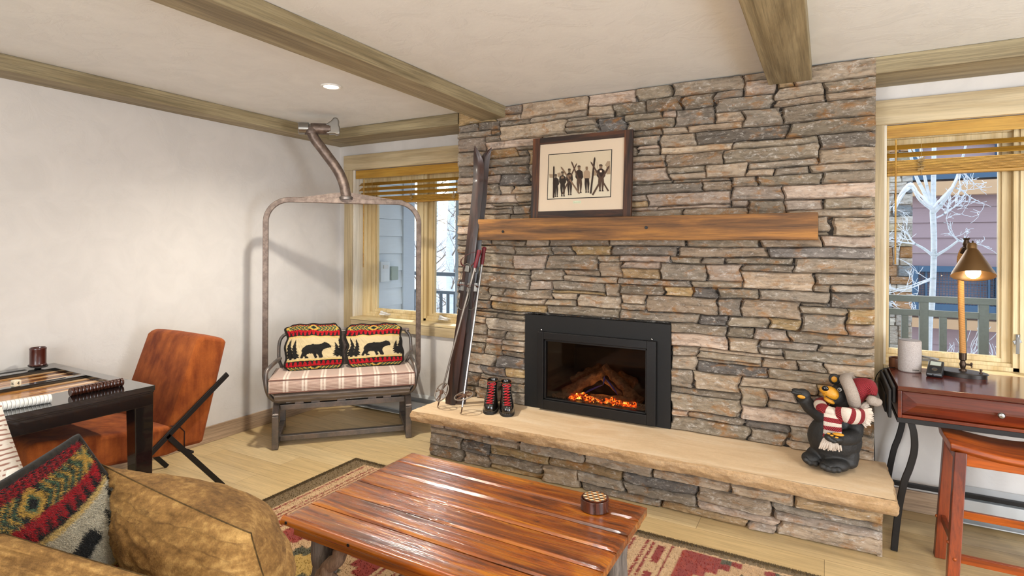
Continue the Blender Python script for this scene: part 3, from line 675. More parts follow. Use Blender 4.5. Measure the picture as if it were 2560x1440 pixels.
def text(body,size,loc,rot,mt,parent,name,ext=.0006):
    cu=bpy.data.curves.new('lettering','FONT'); cu.body=body; cu.size=size; cu.extrude=ext; cu.align_x='CENTER'; cu.align_y='CENTER'
    o=bpy.data.objects.new('tmp',cu); COL.objects.link(o); bpy.context.view_layer.update(); dg=bpy.context.evaluated_depsgraph_get()
    me=bpy.data.meshes.new_from_object(o.evaluated_get(dg)); bpy.data.objects.remove(o); me.materials.clear(); me.materials.append(mt)
    q=bpy.data.objects.new(name,me); COL.objects.link(q); q.location=loc; q.rotation_euler=rot
    if parent: q.parent=parent
    return q
p=hz(522,243); text('CTEC',.024,(p.x,fy-.0385,p.z),(pi/2,0,0),M['insert'],lift,'stamped_lettering')
# seat slats
m=MB(); sp=[(.0,.352),(-.006,.366),(.0,.382),(.012,.392),(.06,.396),(.36,.378),(.42,.384),(.42,.366),(.36,.358),(.08,.33),(.02,.334)]
sp=[(y+.004,z) for y,z in sp]
m.prism(sp,lambda a,b:(-.47,a,b),lambda a,b:(.47,a,b)); m.build('seat_slats',M['slat'],lift,smooth=60,recalc=True)
m=MB()
for k,(y,z,r) in enumerate(((.016,.372,.020),(.022,.347,.016),(.07,.330,.018))): m.tube([(-.465,y,z),(.465,y,z)],r,14)
m.build('seat_front_roll',M['slat'],lift,smooth=50)
def pipe(name,pts,r=.0135): 
    m=MB(); m.tube(smoothpath(pts,6),r,12); return m.build(name,M['lift'],lift,smooth=50)
def lp(u,v,d): return lift_pt(u,v,d)
pipe('armrest',[lp(712,1004,.10),lp(692,1003,.05),lp(675,992,.02),lp(666,972,.0),lp(663.5,950,.0),lp(666,930,.01),lp(676,917,.06),lp(690,904,.2),lp(700,896,.40)],.0145)
pipe('armrest',[lp(1006,985,.10),lp(1022,980,.05),lp(1034,969,.02),lp(1039.5,952,.0),lp(1040,927,.0),lp(1036,908,.03),lp(1030,897,.12),lp(1026.5,888,.3),lp(1027,880,.42)],.0145)
bl=[lp(700,934,.43),lp(704,918,.42),lp(698,900,.42),lp(697,880,.43),lp(698,860,.44),lp(704,844,.45),lp(718,834,.455),lp(740,832,.46)]
br=[lp(1018,918,.42),lp(1016,905,.42),lp(1021,895,.42),lp(1027,883,.43),lp(1027,856,.44),lp(1024,838,.45),lp(1014,827,.455),lp(1000,823,.46)]
pipe('back_frame',bl+br[::-1],.0125)
m=MB()
for x in (-.2,0,.2): m.box(x-.022,x+.022,.448,.454,.40,.752)
m.box(-.40,.40,.444,.449,.60,.64); m.build('back_slats',M['lift2'],lift,smooth=0,bevel=.001)
# seat cushion
t=NT('ticking_cushion'); v=t.co(); sx=t.n('SeparateXYZ'); t.l(v,sx.inputs[0])
def math_(t,op,a,b=None,c=None):
    o=t.n('Math',operation=op)
    for i,x in enumerate((a,b,c)):
        if x is None: continue
        if isinstance(x,bpy.types.NodeSocket): t.l(x,o.inputs[i])
        else: o.inputs[i].default_value=x
    return o.outputs[0]
def stripes(t,sock,period,duty,phase=0,blur=.06):
    f=math_(t,'FRACT',math_(t,'ADD',math_(t,'DIVIDE',sock,period),phase)); return t.ramp(f,[(0,1.),(duty,1.),(min(duty+blur,.99),0.),(1,0.)])
z_=math_(t,'ADD',sx.outputs[2],math_(t,'MULTIPLY',sx.outputs[1],.92)); rib=stripes(t,z_,.0092,.26,0,.12)
c=t.mix('cbb09e','7a4c42',math_(t,'MULTIPLY',rib,.9)); w1=stripes(t,sx.outputs[0],.124,.085,.31); w2=stripes(t,sx.outputs[0],.124,.085,.13)
c=t.mix(c,'e6d6c6',math_(t,'MULTIPLY',math_(t,'MAXIMUM',w1,w2),.8)); n=t.noise(t.co(),260,3); c=t.mix(c,t.ramp(n,[(.3,.85),(.7,1.)]),.8,'MULTIPLY'); t.set(color=c,rough=.9,sheen=.2); t.bump(n,.3,.002)
cus=thing('seat_cushion','long pinkish ribbed cushion with pale double stripes on the chair lift bench','cushion',tuple(LC),LA)
m=MB(); nx,ny=60,24
def cushion_pt(x,y,side):
    ex=min(1,(.502-abs(x))/.02); ey=min(1,min(y+.022,.43-y)/.025); e=max(0,min(ex,1))**.5*max(0,min(ey,1))**.5
    zt=.492+ (y)*-.03+.012*e+.004*noise.noise(Vector((x*6,y*6,1))); return zt if side else .400+y*-.03
m.grid(lambda u,v:(-.502+1.004*u,-.022+.452*v,cushion_pt(-.502+1.004*u,-.022+.452*v,1)),nx,ny); m.grid(lambda u,v:(-.498+.996*u,-.016+.44*v,cushion_pt(0,-.022+.452*v,0)),nx,ny,flip=True)
def wall(p,q):
    m.grid(lambda u,v:(p[0]+(q[0]-p[0])*u+ (.008*sin(pi*v))*(1 if p[0]==q[0] and p[0]>0 else (-1 if p[0]==q[0] else 0)),p[1]+(q[1]-p[1])*u-(.008*sin(pi*v) if p[1]==q[1] and p[1]<0 else 0),(.400-p[1]*.03)*(1-v)+(cushion_pt(p[0]+(q[0]-p[0])*u,p[1]+(q[1]-p[1])*u,1))*v),40,8)
wall((-.502,-.022),(.502,-.022)); wall((.502,-.022),(.502,.43)); wall((.502,.43),(-.502,.43)); wall((-.502,.43),(-.502,-.022))
m.build('cushion',t.mat,cus,smooth=60,merge=True)
m=MB(); R_=lambda z:[(-.503,-.023,z),(.503,-.023,z),(.503,.43,z-.013),(-.503,.43,z-.013)]
for z in (.492,.404): m.tube(R_(z),.004,6,closed=True)
m.build('piping',plain('cushion_piping','7a5548',.9),cus,smooth=60)

# ================================================================ pillows
BEAR=[(395,380),(430,356),(480,350),(530,352),(565,348),(585,340),(600,332),(612,338),(625,336),(638,350),(652,372),(648,388),(625,390),(600,396),(580,404),(566,422),(566,445),(574,478),(560,487),(538,482),(534,462),(522,446),(514,446),(520,465),(524,482),(500,486),(492,462),(484,442),(450,438),(430,444),(424,458),(440,470),(440,482),(412,482),(404,466),(396,462),(390,482),(366,477),(372,458),(388,425),(384,400)]
BEAR=[((x-225)/540,(595-y)/465) for x,y in BEAR]
def inpoly(x,y,P):
    c=False; j=len(P)-1
    for i in range(len(P)):
        if (P[i][1]>y)!=(P[j][1]>y) and x<(P[j][0]-P[i][0])*(y-P[i][1])/(P[j][1]-P[i][1])+P[i][0]: c=not c
        j=i
    return c
def tree_in(x,y,cx_,b,tp,w):
    if not b<y<tp: return False
    t=(y-b)/(tp-b); k=(t*6)%1; return abs(x-cx_)< w*(1-t)*(.62+.55*(1-k))*(.25 if t<.06 else 1)+.004
CK=lin('1d1a16'); CR=lin('b80f1c'); CR2=lin('7c0c14'); CG=lin('5a7a5a'); CY=lin('d9ad4c'); CC=lin('d9c294'); CC2=lin('e0bf76')
def bearpat(u,v,cream=CC,bd=.022):
    j=.006*noise.noise(Vector((u*60,v*60,0))); u2=u+j; v2=v+j
    if u<bd or u>1-bd or v<bd or v>1-bd: return CK
    def red(t,s): 
        k=(s*13)%1; return CR if abs(k-.5)*2<(.35+.75*t) and not (.42<t<.52 and k<.4) else CK
    def chev(t,s):
        if abs(s-.5)<.085:
            d=abs(s-.5)/.085+abs(t-.5)*2
            return CK if d<.55 else (CG if d<.75 else (CY if d<1.35 else CK))
        sgn=1 if s>.5 else -1; q=(s*sgn*15 + abs(t-.5)*2.2)%1
        if s<.09 or s>.91: d=abs(abs(s-(.045 if s<.5 else .955))/.045-abs(t-.5)*2); return CY if d<.4 else (CG if d<.7 else CK)
        return CY if q<.30 else (CK if q<.52 else (CG if q<.80 else CK))
    if v2>.958: return CR if ((u2*22)%1)<.62 else CK
    if v2>.825: return chev((v2-.825)/.133,u2)
    if v2>.72: return red((v2-.72)/.105,u2) 
    if v2>.705: return CK
    if v2>.195:
        if inpoly(u2,v2,BEAR): return CK
        for (cx_,b,tp,w) in ((.085,.235,.67,.088),(.175,.24,.64,.075),(.885,.25,.57,.085),(.965,.25,.66,.08)):
            if tree_in(u2,v2,cx_,b,tp,w): return CK
        return CC2 if v2>.67 or v2<.225 else cream
    if v2>.182: return CK
    if v2>.085: return red(1-(v2-.085)/.1,u2)
    if v2>.073: return CK
    return chev((v2-.01)/.12,u2)
def inflate(name,C,th,mt,nu,nv,colf=None,parent=None,back=None,pinch=.045,pw=.5,wr=0,sag=None,seed=0,flat=1.0,rcn=0,edgew=0):
    """C = four corners BL,BR,TR,TL in the parent's frame; th = (front, back) swelling"""
    BL,BR,TR,TL=[Vector(c) for c in C]; N=((BR-BL).cross(TL-BL)).normalized(); cen=(BL+BR+TR+TL)/4
    def pt(u,v,s):
        rc=.045*rcn*((max(0,1-min(u,1-u)/.12)*max(0,1-min(v,1-v)/.12))**1.2)
        p=BL*(1-u)*(1-v)+BR*u*(1-v)+TR*u*v+TL*(1-u)*v; p=p+(cen-p)*rc*3+(TL-BL).normalized()*edgew*noise.noise(Vector((u*5+seed,v*2,1)))*(1 if v>.5 else 0)*(abs(2*v-1))+(BR-BL).normalized()*edgew*.6*noise.noise(Vector((v*5+seed,u*2,5)))*abs(2*u-1)
        pu=sin(pi*u); pv=sin(pi*v)
        pin=pinch*(pu**.6)*(1 if v<.5 else 1)*abs(2*v-1)**3; pi2=pinch*(pv**.6)*abs(2*u-1)**3
        p=p+(cen-p)*(pin*.9+pi2*.9)
        h=th[0 if s>0 else 1]*((max(pu,0)**pw)*(max(pv,0)**pw))*flat
        if wr:
            q=Vector((u*7+seed,v*7,s)); e=min(pu,pv); rad=abs(noise.noise(Vector((atan2(v-.9,u-.1)*9,(u+v)*1.3,seed))))
            h+=wr*(noise.noise(q*.7)*.9+ .5*noise.noise(q*1.9) - 1.1*max(0,.25-rad)*4*(1-e))*min(1,e*4)
        return p+N*h*s+(sag(u,v)*1 if sag else Vector())
    m=MB(); m.grid(lambda u,v:pt(u,v,1),nu,nv,colf); m.grid(lambda u,v:pt(u,v,-1),max(20,nu//3),max(20,nv//3),back or colf,flip=True)
    o=m.build(name,mt,parent,smooth=180,colour=bool(colf))
    ring=[pt(i/40,0,0) for i in range(40)]+[pt(1,i/40,0) for i in range(40)]+[pt(1-i/40,1,0) for i in range(40)]+[pt(0,1-i/40,0) for i in range(40)]
    return o,ring,pt
def liftpillow(label,c):
    t=thing('throw_pillow',label,'pillow',tuple(LC),LA,None)
    inflate('cover',c,(.062,.05),M['paint'],150,120,bearpat,t,back=lambda u,v:CK,pinch=.02,pw=.42,wr=.010,seed=len(label),rcn=1,edgew=.035)
    tmp_,ring,_p=inflate('tmp',c,(.062,.05),M['dfab'],10,10,pinch=.02,pw=.42,wr=.010,seed=len(label),rcn=1,edgew=.035); bpy.data.objects.remove(tmp_)
    m=MB(); m.tube(ring,.0085,8,closed=True); m.build('piping',M['dfab'],t,smooth=60)
liftpillow('square bear-and-pine-tree pillow at the left end of the chair lift bench',[lp(711,932,.25),lp(861,921,.25),lp(851,810,.385),lp(716,812,.385)])
liftpillow('square bear-and-pine-tree pillow at the right end of the chair lift bench',[lp(868,922,.25),lp(1010,912,.25),lp(1001,809,.385),lp(863,813,.385)])

# ================================================================ skis
def ski(label,cpath,nrm,wid,rz,nm='wooden_ski',bind=True):
    """cpath: (x,y,z) centre line bottom to tip; nrm: outward direction of the top face"""
    t=thing(nm,label,'ski',tuple(cpath[0])); o=Vector(cpath[0]); P=smoothpath([Vector(p)-o for p in cpath],14); n=len(P); nrm=Vector(nrm).normalized()
    vs=[];L=[0]
    for i in range(1,n): L.append(L[-1]+(P[i]-P[i-1]).length)
    for i,p in enumerate(P):
        s=L[i]/L[-1]; tg=(P[min(i+1,n-1)]-P[max(i-1,0)]).normalized(); b=tg.cross(nrm).normalized(); nn=b.cross(tg).normalized()
        w=wid*(.5+ .06*abs(s-.45)*2)
        if s>.9: w*= max(.06,(1-((s-.9)/.1)**2.2)); 
        if s<.01: w*=.92
        th=.008+.010*math.exp(-((s-.46)/.16)**2); 
        if s>.86: th*=.7
        for (x,y) in ((-1,-.0),(-1,.5),(-.35,.85),(-.28,1),(.28,1),(.35,.85),(1,.5),(1,-.0)): vs.append(p+b*(x*w)+nn*(y*th))
    fs=[]; k=8; m=MB()
    for i in range(n-1):
        for j in range(k-1): fs.append((i*k+j,i*k+j+1,(i+1)*k+j+1,(i+1)*k+j))
    m.add(vs,fs,0); m.add(vs,[(i*k+k-1,i*k,(i+1)*k,(i+1)*k+k-1) for i in range(n-1)],1); m.add(vs,[tuple(range(k))[::-1],tuple((n-1)*k+j for j in range(k))],1)
    m.build('ski_body',[M['ski'],M['skiedge']],t,smooth=30,recalc=True)
    if bind:
        i=min(range(n),key=lambda q:abs(L[q]/L[-1]-.455)); p=P[i]; tg=(P[i+1]-P[i-1]).normalized(); b=tg.cross(nrm).normalized(); nn=b.cross(tg).normalized(); q=lambda x,y,z:p+b*x+nn*y+tg*z
        m=MB(); 
        for x in (-1,1):
            c=[q(x*.033,.014,-.05),q(x*.036,.014,-.05),q(x*.036,.014,.05),q(x*.033,.014,.05),q(x*.036,.05,-.035),q(x*.039,.05,-.035),q(x*.044,.048,.03),q(x*.041,.048,.03)]
            m.hexa([c[0],c[1],c[2],c[3],c[4],c[5],c[6],c[7]])
        m.hexa([q(-.033,.013,-.03),q(.033,.013,-.03),q(.033,.013,.03),q(-.033,.013,.03),q(-.033,.017,-.03),q(.033,.017,-.03),q(.033,.017,.03),q(-.033,.017,.03)])
        m.hexa([q(-.02,.014,.10),q(.02,.014,.10),q(.02,.014,.15),q(-.02,.014,.15),q(-.016,.034,.105),q(.016,.034,.105),q(.012,.030,.145),q(-.012,.030,.145)])
        m.build('binding',M['pewter'],t,smooth=0,bevel=.002,recalc=True)
        m=MB(); m.tube(smoothpath([q(-.04,.03,.02),q(-.042,.03,-.06),q(-.03,.04,-.13),q(0,.045,-.155),q(.03,.04,-.13),q(.042,.03,-.06),q(.04,.03,.02)],8),.0032,7)
        m.tube(smoothpath([q(-.04,.03,.02),q(-.03,.03,.13),q(0,.03,.16),q(.03,.03,.13),q(.04,.03,.02)],6),.0022,6); m.build('cable',plain('old_cable','6e6a60',.5,.6),t,smooth=60)
        m=MB(); m.tube(smoothpath([q(-.037,.03,0),q(-.03,.07,.012),q(0,.085,.02),q(.03,.07,.012),q(.037,.03,0)],6),1,sect=[(-.0012,-.009),(.0012,-.009),(.0012,.009),(-.0012,.009)],up=tuple(tg)); m.build('leather_strap',plain('strap_leather','5a2a20',.6),t,smooth=40,recalc=True)
    return t
def sk(u,v,y): return tuple(at_y(u,v,y))
n1=Vector((.20,-.97,.12)); 
ski('dark wooden ski leaning against the chimney, the left one with its tip curling left',
    [sk(1126,1011,3.19)[:2]+(.340,),sk(1141,900,3.20),sk(1162,750,3.215),sk(1180,600,3.235),sk(1192,500,3.27),sk(1197,440,3.29),sk(1196,405,3.30),sk(1187,364,3.275)],n1,.073,0)
ski('dark wooden ski leaning against the chimney, the right one with its tip curling right',
    [sk(1150,1013,3.235)[:2]+(.340,),sk(1160,900,3.25),sk(1178,750,3.27),sk(1191,600,3.29),sk(1202,500,3.325),sk(1206,440,3.345),sk(1212,402,3.355),sk(1229,369,3.375)],Vector((.55,-.83,.1)),.073,0)
# ================================================================ ski poles
def pole(label,tip,bas,top,bn,metal,grip=True):
    t=thing('ski_pole',label,'ski pole',tuple(tip)); o=Vector(tip); tip=Vector((0,0,0)); bas=Vector(bas)-o; top=Vector(top)-o; ax=(top-tip).normalized(); Lg=(top-tip).length
    m=MB(); m.tube([tip+ax*.045,tip+ax*(Lg-.12)],[.0058,.0088],12); m.build('shaft',metal,t,smooth=50)
    m=MB(); m.lathe([(.0,0),(.004,.02),(.0055,.06)],10,tip,M=ax.to_track_quat('Z','Y').to_matrix()); m.build('tip',plain('rusty_tip','5a3c28',.6,.6),t,smooth=50)
    rb=.062; bn=Vector(bn).normalized(); e1=bn.orthogonal().normalized(); e2=bn.cross(e1); c=tip+ax*((bas-tip).dot(ax))
    m=MB(); m.tube([c+e1*rb*cos(a*pi/16)+e2*rb*sin(a*pi/16) for a in range(32)],.0045,8,closed=True); m.build('basket_ring',plain('rawhide_ring','8f8478',.5,.5),t,smooth=60)
    m=MB()
    for k in range(4):
        a=k*pi/2+.4; p=e1*rb*cos(a)+e2*rb*sin(a); q=e1*rb*cos(a+.35)+e2*rb*sin(a+.35); m.tube([c+p,c+(p+q)*.12+ax*.006,c+q],.0038,6)
    m.lathe([(.011,-.012),(.013,0),(.011,.014)],12,c,M=ax.to_track_quat('Z','Y').to_matrix()); m.build('basket_webbing',plain('basket_leather','6a4a36',.7),t,smooth=60)
    m=MB(); Qm=ax.to_track_quat('Z','Y').to_matrix(); m.lathe([(.0,Lg+.002),(.013,Lg),(.0165,Lg-.010),(.014,Lg-.02),(.0125,Lg-.05),(.013,Lg-.09),(.010,Lg-.125),(.0,Lg-.126)][::-1],14,tip,M=Qm); m.build('grip',plain('grip_leather','6e1420',.5),t,smooth=50)
    m=MB(); tp=tip+ax*(Lg-.012); pts=[tp,tp+Vector((-.05,-.03,-.01)),tp+Vector((-.11,-.045,-.05)),tp+Vector((-.12,-.03,-.09)),tp+Vector((-.06,-.02,-.10)),tp-ax*.045]
    m.tube(smoothpath(pts,6),1,sect=[(-.001,-.0055),(.001,-.0055),(.001,.0055),(-.001,.0055)]); m.build('wrist_strap',plain('wrist_leather','5c1c1c',.6),t,smooth=50,recalc=True)
pole('ski pole with a tilted open basket, crossing in front of the skis',sk(1093,1022,3.067)[:2]+(.340,),sk(1112,985,3.07),sk(1199,625,3.235),(-.25,-.80,.52),plain('dull_pole','8e857c',.35,.8))
pole('bright silver ski pole standing right of the skis near the boots',sk(1153,1036,3.044)[:2]+(.340,),sk(1160,990,3.05),sk(1211,618,3.33),(-.12,-.25,.96),plain('silver_pole','c4c4c6',.22,.9))

# ================================================================ boots
def boot(label,x,y,rz):
    t=thing('ski_boot',label,'boot',(x,y,.3385),rz,None)       # toe points to local -y
    LEA=M['bootleather']
    m=MB(); secs=[]
    def sec(y,zc,w,h,tilt=0): secs.append((y,zc,w,h,tilt))
    # foot: rows of horizontal outlines stacked upwards
    rows=[(.0195,1.0,-.137,.136,.0475),(.0205,1.0,-.137,.136,.0475),(.026,1.0,-.138,.136,.048),(.045,1.02,-.137,.135,.047),(.065,.98,-.130,.134,.045),(.080,.92,-.112,.132,.042),(.092,.86,-.075,.130,.040),(.105,.82,-.040,.130,.038),(.122,.80,-.010,.131,.037),(.142,.82,.006,.134,.037),(.162,.86,.014,.138,.038),(.180,.88,.018,.142,.039)]
    vs=[];K=36
    for (z,s,y0,y1,hw) in rows:
        for k in range(K):
            a=2*pi*k/K; cy=(y0+y1)/2; ry=(y1-y0)/2; px=hw*math.copysign(abs(sin(a))**.75,sin(a)); py=cy-ry*math.copysign(abs(cos(a))**.8,cos(a))
            px*= 1+.10*max(0,-(py-0)/.13)-.10*max(0,(py)/.13)
            vs.append((px,py,z))
    n=len(rows); fs=[]
    for j in range(n-1):
        for k in range(K): fs.append((j*K+k,j*K+(k+1)%K,(j+1)*K+(k+1)%K,(j+1)*K+k))
    fs.append(tuple(range(K))[::-1]); m.add(vs,fs); b=m.build('boot_upper',LEA,t,smooth=180); 
    so=b.modifiers.new('thick','SOLIDIFY'); so.thickness=.004; so.offset=-1; b.modifiers.new('sub','SUBSURF').render_levels=1
    m=MB(); ol=[(v[0]*1.05,v[1]*1.025,0) for v in vs[:K]]; 
    m.prism([(p[0],p[1]) for p in ol],lambda a,b:(a,b,.001),lambda a,b:(a,b,.020)); m.build('sole',plain('rubber_sole','15120f',.6),t,smooth=30,bevel=.002)
    m=MB(); 
    for k in range(44):
        a=2*pi*k/44; p=vs[int(k*K/44)]; m.ell((p[0]*1.035,p[1]*1.018,.0205),(.0016,.0016,.0012),None,6,4)
    m.build('welt_stitching',plain('stitch','b8a88c',.8),t,smooth=180)
    # collar lining
    m=MB(); top=[Vector(v) for v in vs[(n-1)*K:]]; c=sum(top,Vector())/K; m.add([p for p in top]+[c+(p-c)*.80+Vector((0,0,-.05)) for p in top],[(k,(k+1)%K,K+(k+1)%K,K+k)[::-1] for k in range(K)])
    m.build('collar_lining',plain('orange_leather','a8601c',.6),t,smooth=180)
    # padded dark tongue with red laces
    def fr(z): 
        for j in range(n-1):
            if rows[j][0]<=z<=rows[j+1][0]:
                f=(z-rows[j][0])/(rows[j+1][0]-rows[j][0]); return rows[j][2]*(1-f)+rows[j+1][2]*f
        return rows[-1][2]
    m=MB(); zs=[.072,.082,.092,.102,.114,.128,.142,.156,.170]
    for i,z in enumerate(zs[:-1]):
        y=fr(z)-.003; y2=fr(zs[i+1])-.003; hw=.019-.003*i/8
        m.tube([(-hw,y+.004,z),(-hw*.4,y-.002,z+.002),(hw*.4,y-.002,z+.002),(hw,y+.004,z)],.0026,7); m.tube([(-hw,y+.004,z+.002),(0,(y+y2)/2-.003,(z+zs[i+1])/2+.001),(hw,y2+.004,zs[i+1])],.0024,7)
    y=fr(.168); 
    for s in (-1,1): m.tube(smoothpath([(0,y-.003,.168),(s*.02,y-.012,.176),(s*.028,y-.014,.166),(s*.010,y-.010,.162),(0,y-.004,.167)],5),.0022,6)
    m.build('laces',plain('red_laces','c01a26',.7),t,smooth=60)
    m=MB()
    for i,z in enumerate(zs):
        for s in (-1,1): m.ell((s*(.024-.003*i/8),fr(z)+.006,z),(.0036,.0036,.0036),None,8,6)
    m.build('eyelets',M['pewter'],t,smooth=180)
M['bootleather']=plain('black_boot_leather','17130f',.16,0,coat=.8)
boot('black leather ski boot with red laces, the one of the pair nearer the skis',-1.962,3.248,radians(25))
boot('black leather ski boot with red laces, the one of the pair nearer the firebox',-1.850,3.258,radians(32))

# ================================================================ framed picture on the mantel
pw,ph=.682,.535; pic=thing('framed_picture','barnwood framed sepia photograph of six skiers leaning on the mantel','picture',(-1.372,3.335,1.6165)); pic.rotation_euler=(radians(-3.5),0,0)
m=MB(); fw_=.052
m.box(-pw/2,-pw/2+fw_,-.012,.012,0,ph); m.build('frame_stile',M['frame_z'],pic,smooth=0,bevel=.002)
m=MB(); m.box(pw/2-fw_,pw/2,-.012,.012,0,ph); m.build('frame_stile',M['frame_z'],pic,smooth=0,bevel=.002)
m=MB(); m.box(-pw/2+fw_,pw/2-fw_,-.012,.012,ph-fw_+.008,ph); m.build('frame_rail',M['frame'],pic,smooth=0,bevel=.002)
m=MB(); m.box(-pw/2+fw_,pw/2-fw_,-.012,.012,0,fw_-.006); m.build('frame_rail',M['frame'],pic,smooth=0,bevel=.002)
m=MB(); m.box(-pw/2+fw_-.003,pw/2-fw_+.003,-.003,.004,fw_-.009,ph-fw_+.01); m.build('mat_board',M['mat'],pic,smooth=0)
ix0,ix1,iz0,iz1=-.222,.205,.128,.418
m=MB(); m.box(ix0-.005,ix1+.005,-.0042,-.003,iz0-.005,iz1+.005); m.build('inner_border',plain('print_border','2a1c14',.7),pic,smooth=0)
S0=lin('d9bfa2'); S1=lin('e2ccb2'); S2=lin('a98a6e'); D0=lin('2e1e15'); D1=lin('4e382a'); D2=lin('7a604a'); m=MB(); yy=[-.0045]
def ipx(X,Y):           # crop coordinates of the photograph -> print
    # frame-rectified: left edge x 345..305, right edge x 1393..1362
    v=(Y-(438-(X-345)*.0859))/((1136-(X-305)*.033)-(438-(X-345)*.0859)); u=(X-(345-40*v))/((1393-31*v)-(345-40*v)); return ix0+(ix1-ix0)*u, iz1-(iz1-iz0)*v
def poly(pts,col,warp=True):
    yy[0]-=.00006; P=[ipx(*p) for p in pts]; P=[(min(max(a,ix0),ix1),min(max(b,iz0),iz1)) for a,b in P]
    if sum(P[i][0]*P[(i+1)%len(P)][1]-P[(i+1)%len(P)][0]*P[i][1] for i in range(len(P)))<0: P=P[::-1]
    m.add([(a,yy[0],b) for a,b in P],[tuple(range(len(P)))],0,col)
poly([(345,438),(1393,348),(1362,1100),(305,1136)],S0); poly([(330,760),(1375,740),(1362,1100),(305,1136)],S1)
for b in ([(485,725),(540,715),(560,790),(490,790)],[(340,740),(410,745),(412,800),(345,800)],[(1100,690),(1150,680),(1150,760),(1100,765)]): poly(b,S2)
poly([(1285,600),(1325,530),(1370,530),(1372,740),(1310,745),(1308,610)],S2); poly([(1155,540),(1160,540),(1168,650),(1162,650)],S2)
def person(cx_,top,foot,w,cl=D0,leg=D0,cap=True):
    h=foot-top; s=w
    poly([(cx_-s*.22,top+h*.02),(cx_+s*.22,top+h*.02),(cx_+s*.25,top+h*.10),(cx_+s*.15,top+h*.17),(cx_-s*.15,top+h*.17),(cx_-s*.25,top+h*.10)],D2)
    if cap: poly([(cx_-s*.32,top+h*.05),(cx_-s*.2,top-h*.01),(cx_+s*.2,top-h*.01),(cx_+s*.32,top+h*.05),(cx_+s*.2,top+h*.06),(cx_-s*.2,top+h*.06)],D1)
    poly([(cx_-s*.2,top+h*.15),(cx_+s*.2,top+h*.15),(cx_+s*.62,top+h*.22),(cx_+s*.72,top+h*.42),(cx_+s*.45,top+h*.50),(cx_+s*.40,top+h*.46),(cx_-s*.40,top+h*.46),(cx_-s*.45,top+h*.50),(cx_-s*.72,top+h*.42),(cx_-s*.62,top+h*.22)],cl)
    poly([(cx_-s*.42,top+h*.46),(cx_+s*.42,top+h*.46),(cx_+s*.50,top+h*.66),(cx_+s*.30,top+h*.96),(cx_+s*.12,top+h*.96),(cx_+s*.02,top+h*.60),(cx_-s*.12,top+h*.96),(cx_-s*.30,top+h*.96),(cx_-s*.50,top+h*.66)],leg)
    for q in (-.22,.22): poly([(cx_+s*(q-.16),foot),(cx_+s*(q-.12),foot-h*.05),(cx_+s*(q+.14),foot-h*.05),(cx_+s*(q+.18),foot)],D0)
person(458,745,1108,78); person(575,700,1098,88); person(695,655,1080,84); person(862,605,1045,92,leg=D1); person(990,610,1040,82,cl=S2,leg=D0,cap=False); person(1222,585,1020,96,cl=D0,leg=D1)
def pski(x0,y0,x1,y1,w,c): 
    dx,dy=x1-x0,y1-y0; L_=sqrt(dx*dx+dy*dy); nx_,ny_=-dy/L_*w,dx/L_*w; poly([(x0,y0),(x0+dx*.06+nx_,y0+dy*.06+ny_),(x1+nx_,y1+ny_),(x1-nx_,y1-ny_),(x0+dx*.06-nx_,y0+dy*.06-ny_)],c)
pski(430,605,412,1120,13,D0); pski(548,620,862,1055,13,D2); pski(830,560,570,1060,10,D1); pski(733,532,880,900,11,D1); pski(1128,460,1048,1055,14,D0); pski(1055,535,1338,1015,12,D1); pski(1362,600,1078,1080,14,D1)
poly([(1205,680),(1238,680),(1238,712),(1205,712)],S1)
for (a,b) in ((575,800),(700,770)): poly([(a-22,b-18),(a+22,b-22),(a+26,b+10),(a-24,b+14)],D2)
m.build('sepia_print',M['print'],pic,smooth=0,colour=True)
m=MB(); m.box(-.042,.012,-.0038,-.003,.092,.108); m.build('caption_plate',plain('caption_plate','dcd8b8',.6),pic,smooth=0)
m=MB(); m.box(-.034,.004,-.0042,-.0038,.0985,.1005); m.build('caption_line',plain('caption_ink','b8ab84',.7),pic,smooth=0)
m=MB(); m.box(-pw/2+fw_-.003,pw/2-fw_+.003,-.0068,-.0058,fw_-.009,ph-fw_+.01); m.build('glazing',M['glass'],pic,smooth=0)
# ================================================================ armchair
ch=thing('armchair','rust orange upholstered armchair with crossed black steel bars at the game table','chair',(-3.41,1.7,0))
o_=Vector((-3.41,1.7,0))
def slab(name,prof,x0,x1,mt,par,bulge=.012,bev=.02):
    """side profile prof [(y,z)], extruded in x, softly puffed"""
    m=MB(); n=len(prof); NX=14; cy=sum(p[0] for p in prof)/n; cz=sum(p[1] for p in prof)/n; vs=[]
    for i in range(NX+1):
        u=i/NX; x=x0+(x1-x0)*u; k=bulge*sin(pi*u)**.5
        for (y,z) in prof:
            d=Vector((0,y-cy,z-cz)); q=d.normalized()*k if d.length>0 else d; vs.append(Vector((x,y,z))+q-o_)
    fs=[(i*n+j,i*n+(j+1)%n,(i+1)*n+(j+1)%n,(i+1)*n+j) for i in range(NX) for j in range(n)]
    fs+=[tuple(range(n))[::-1],tuple(NX*n+j for j in range(n))]
    m.add(vs,fs); return m.build(name,mt,par,smooth=45,bevel=bev,seg=4,recalc=True)
slab('backrest',[(1.772,.300),(1.790,.42),(1.952,.880),(1.985,.905),(2.118,.868),(2.128,.845),(1.985,.288)],-3.675,-3.145,M['rust'],ch)
slab('seat',[(1.17,.355),(1.165,.505),(1.20,.522),(1.50,.475),(1.80,.432),(1.868,.40),(1.870,.285),(1.78,.277)],-3.672,-3.148,M['rust'],ch,.008)
m=MB(); m.tube([Vector(p)-o_ for p in ((-3.141,1.795,.437),(-3.141,1.845,.418),(-3.141,1.872,.385),(-3.141,1.872,.29))],.003,6); m.build('side_seam',plain('seam_thread','3a1a0a',.9),ch,smooth=60)
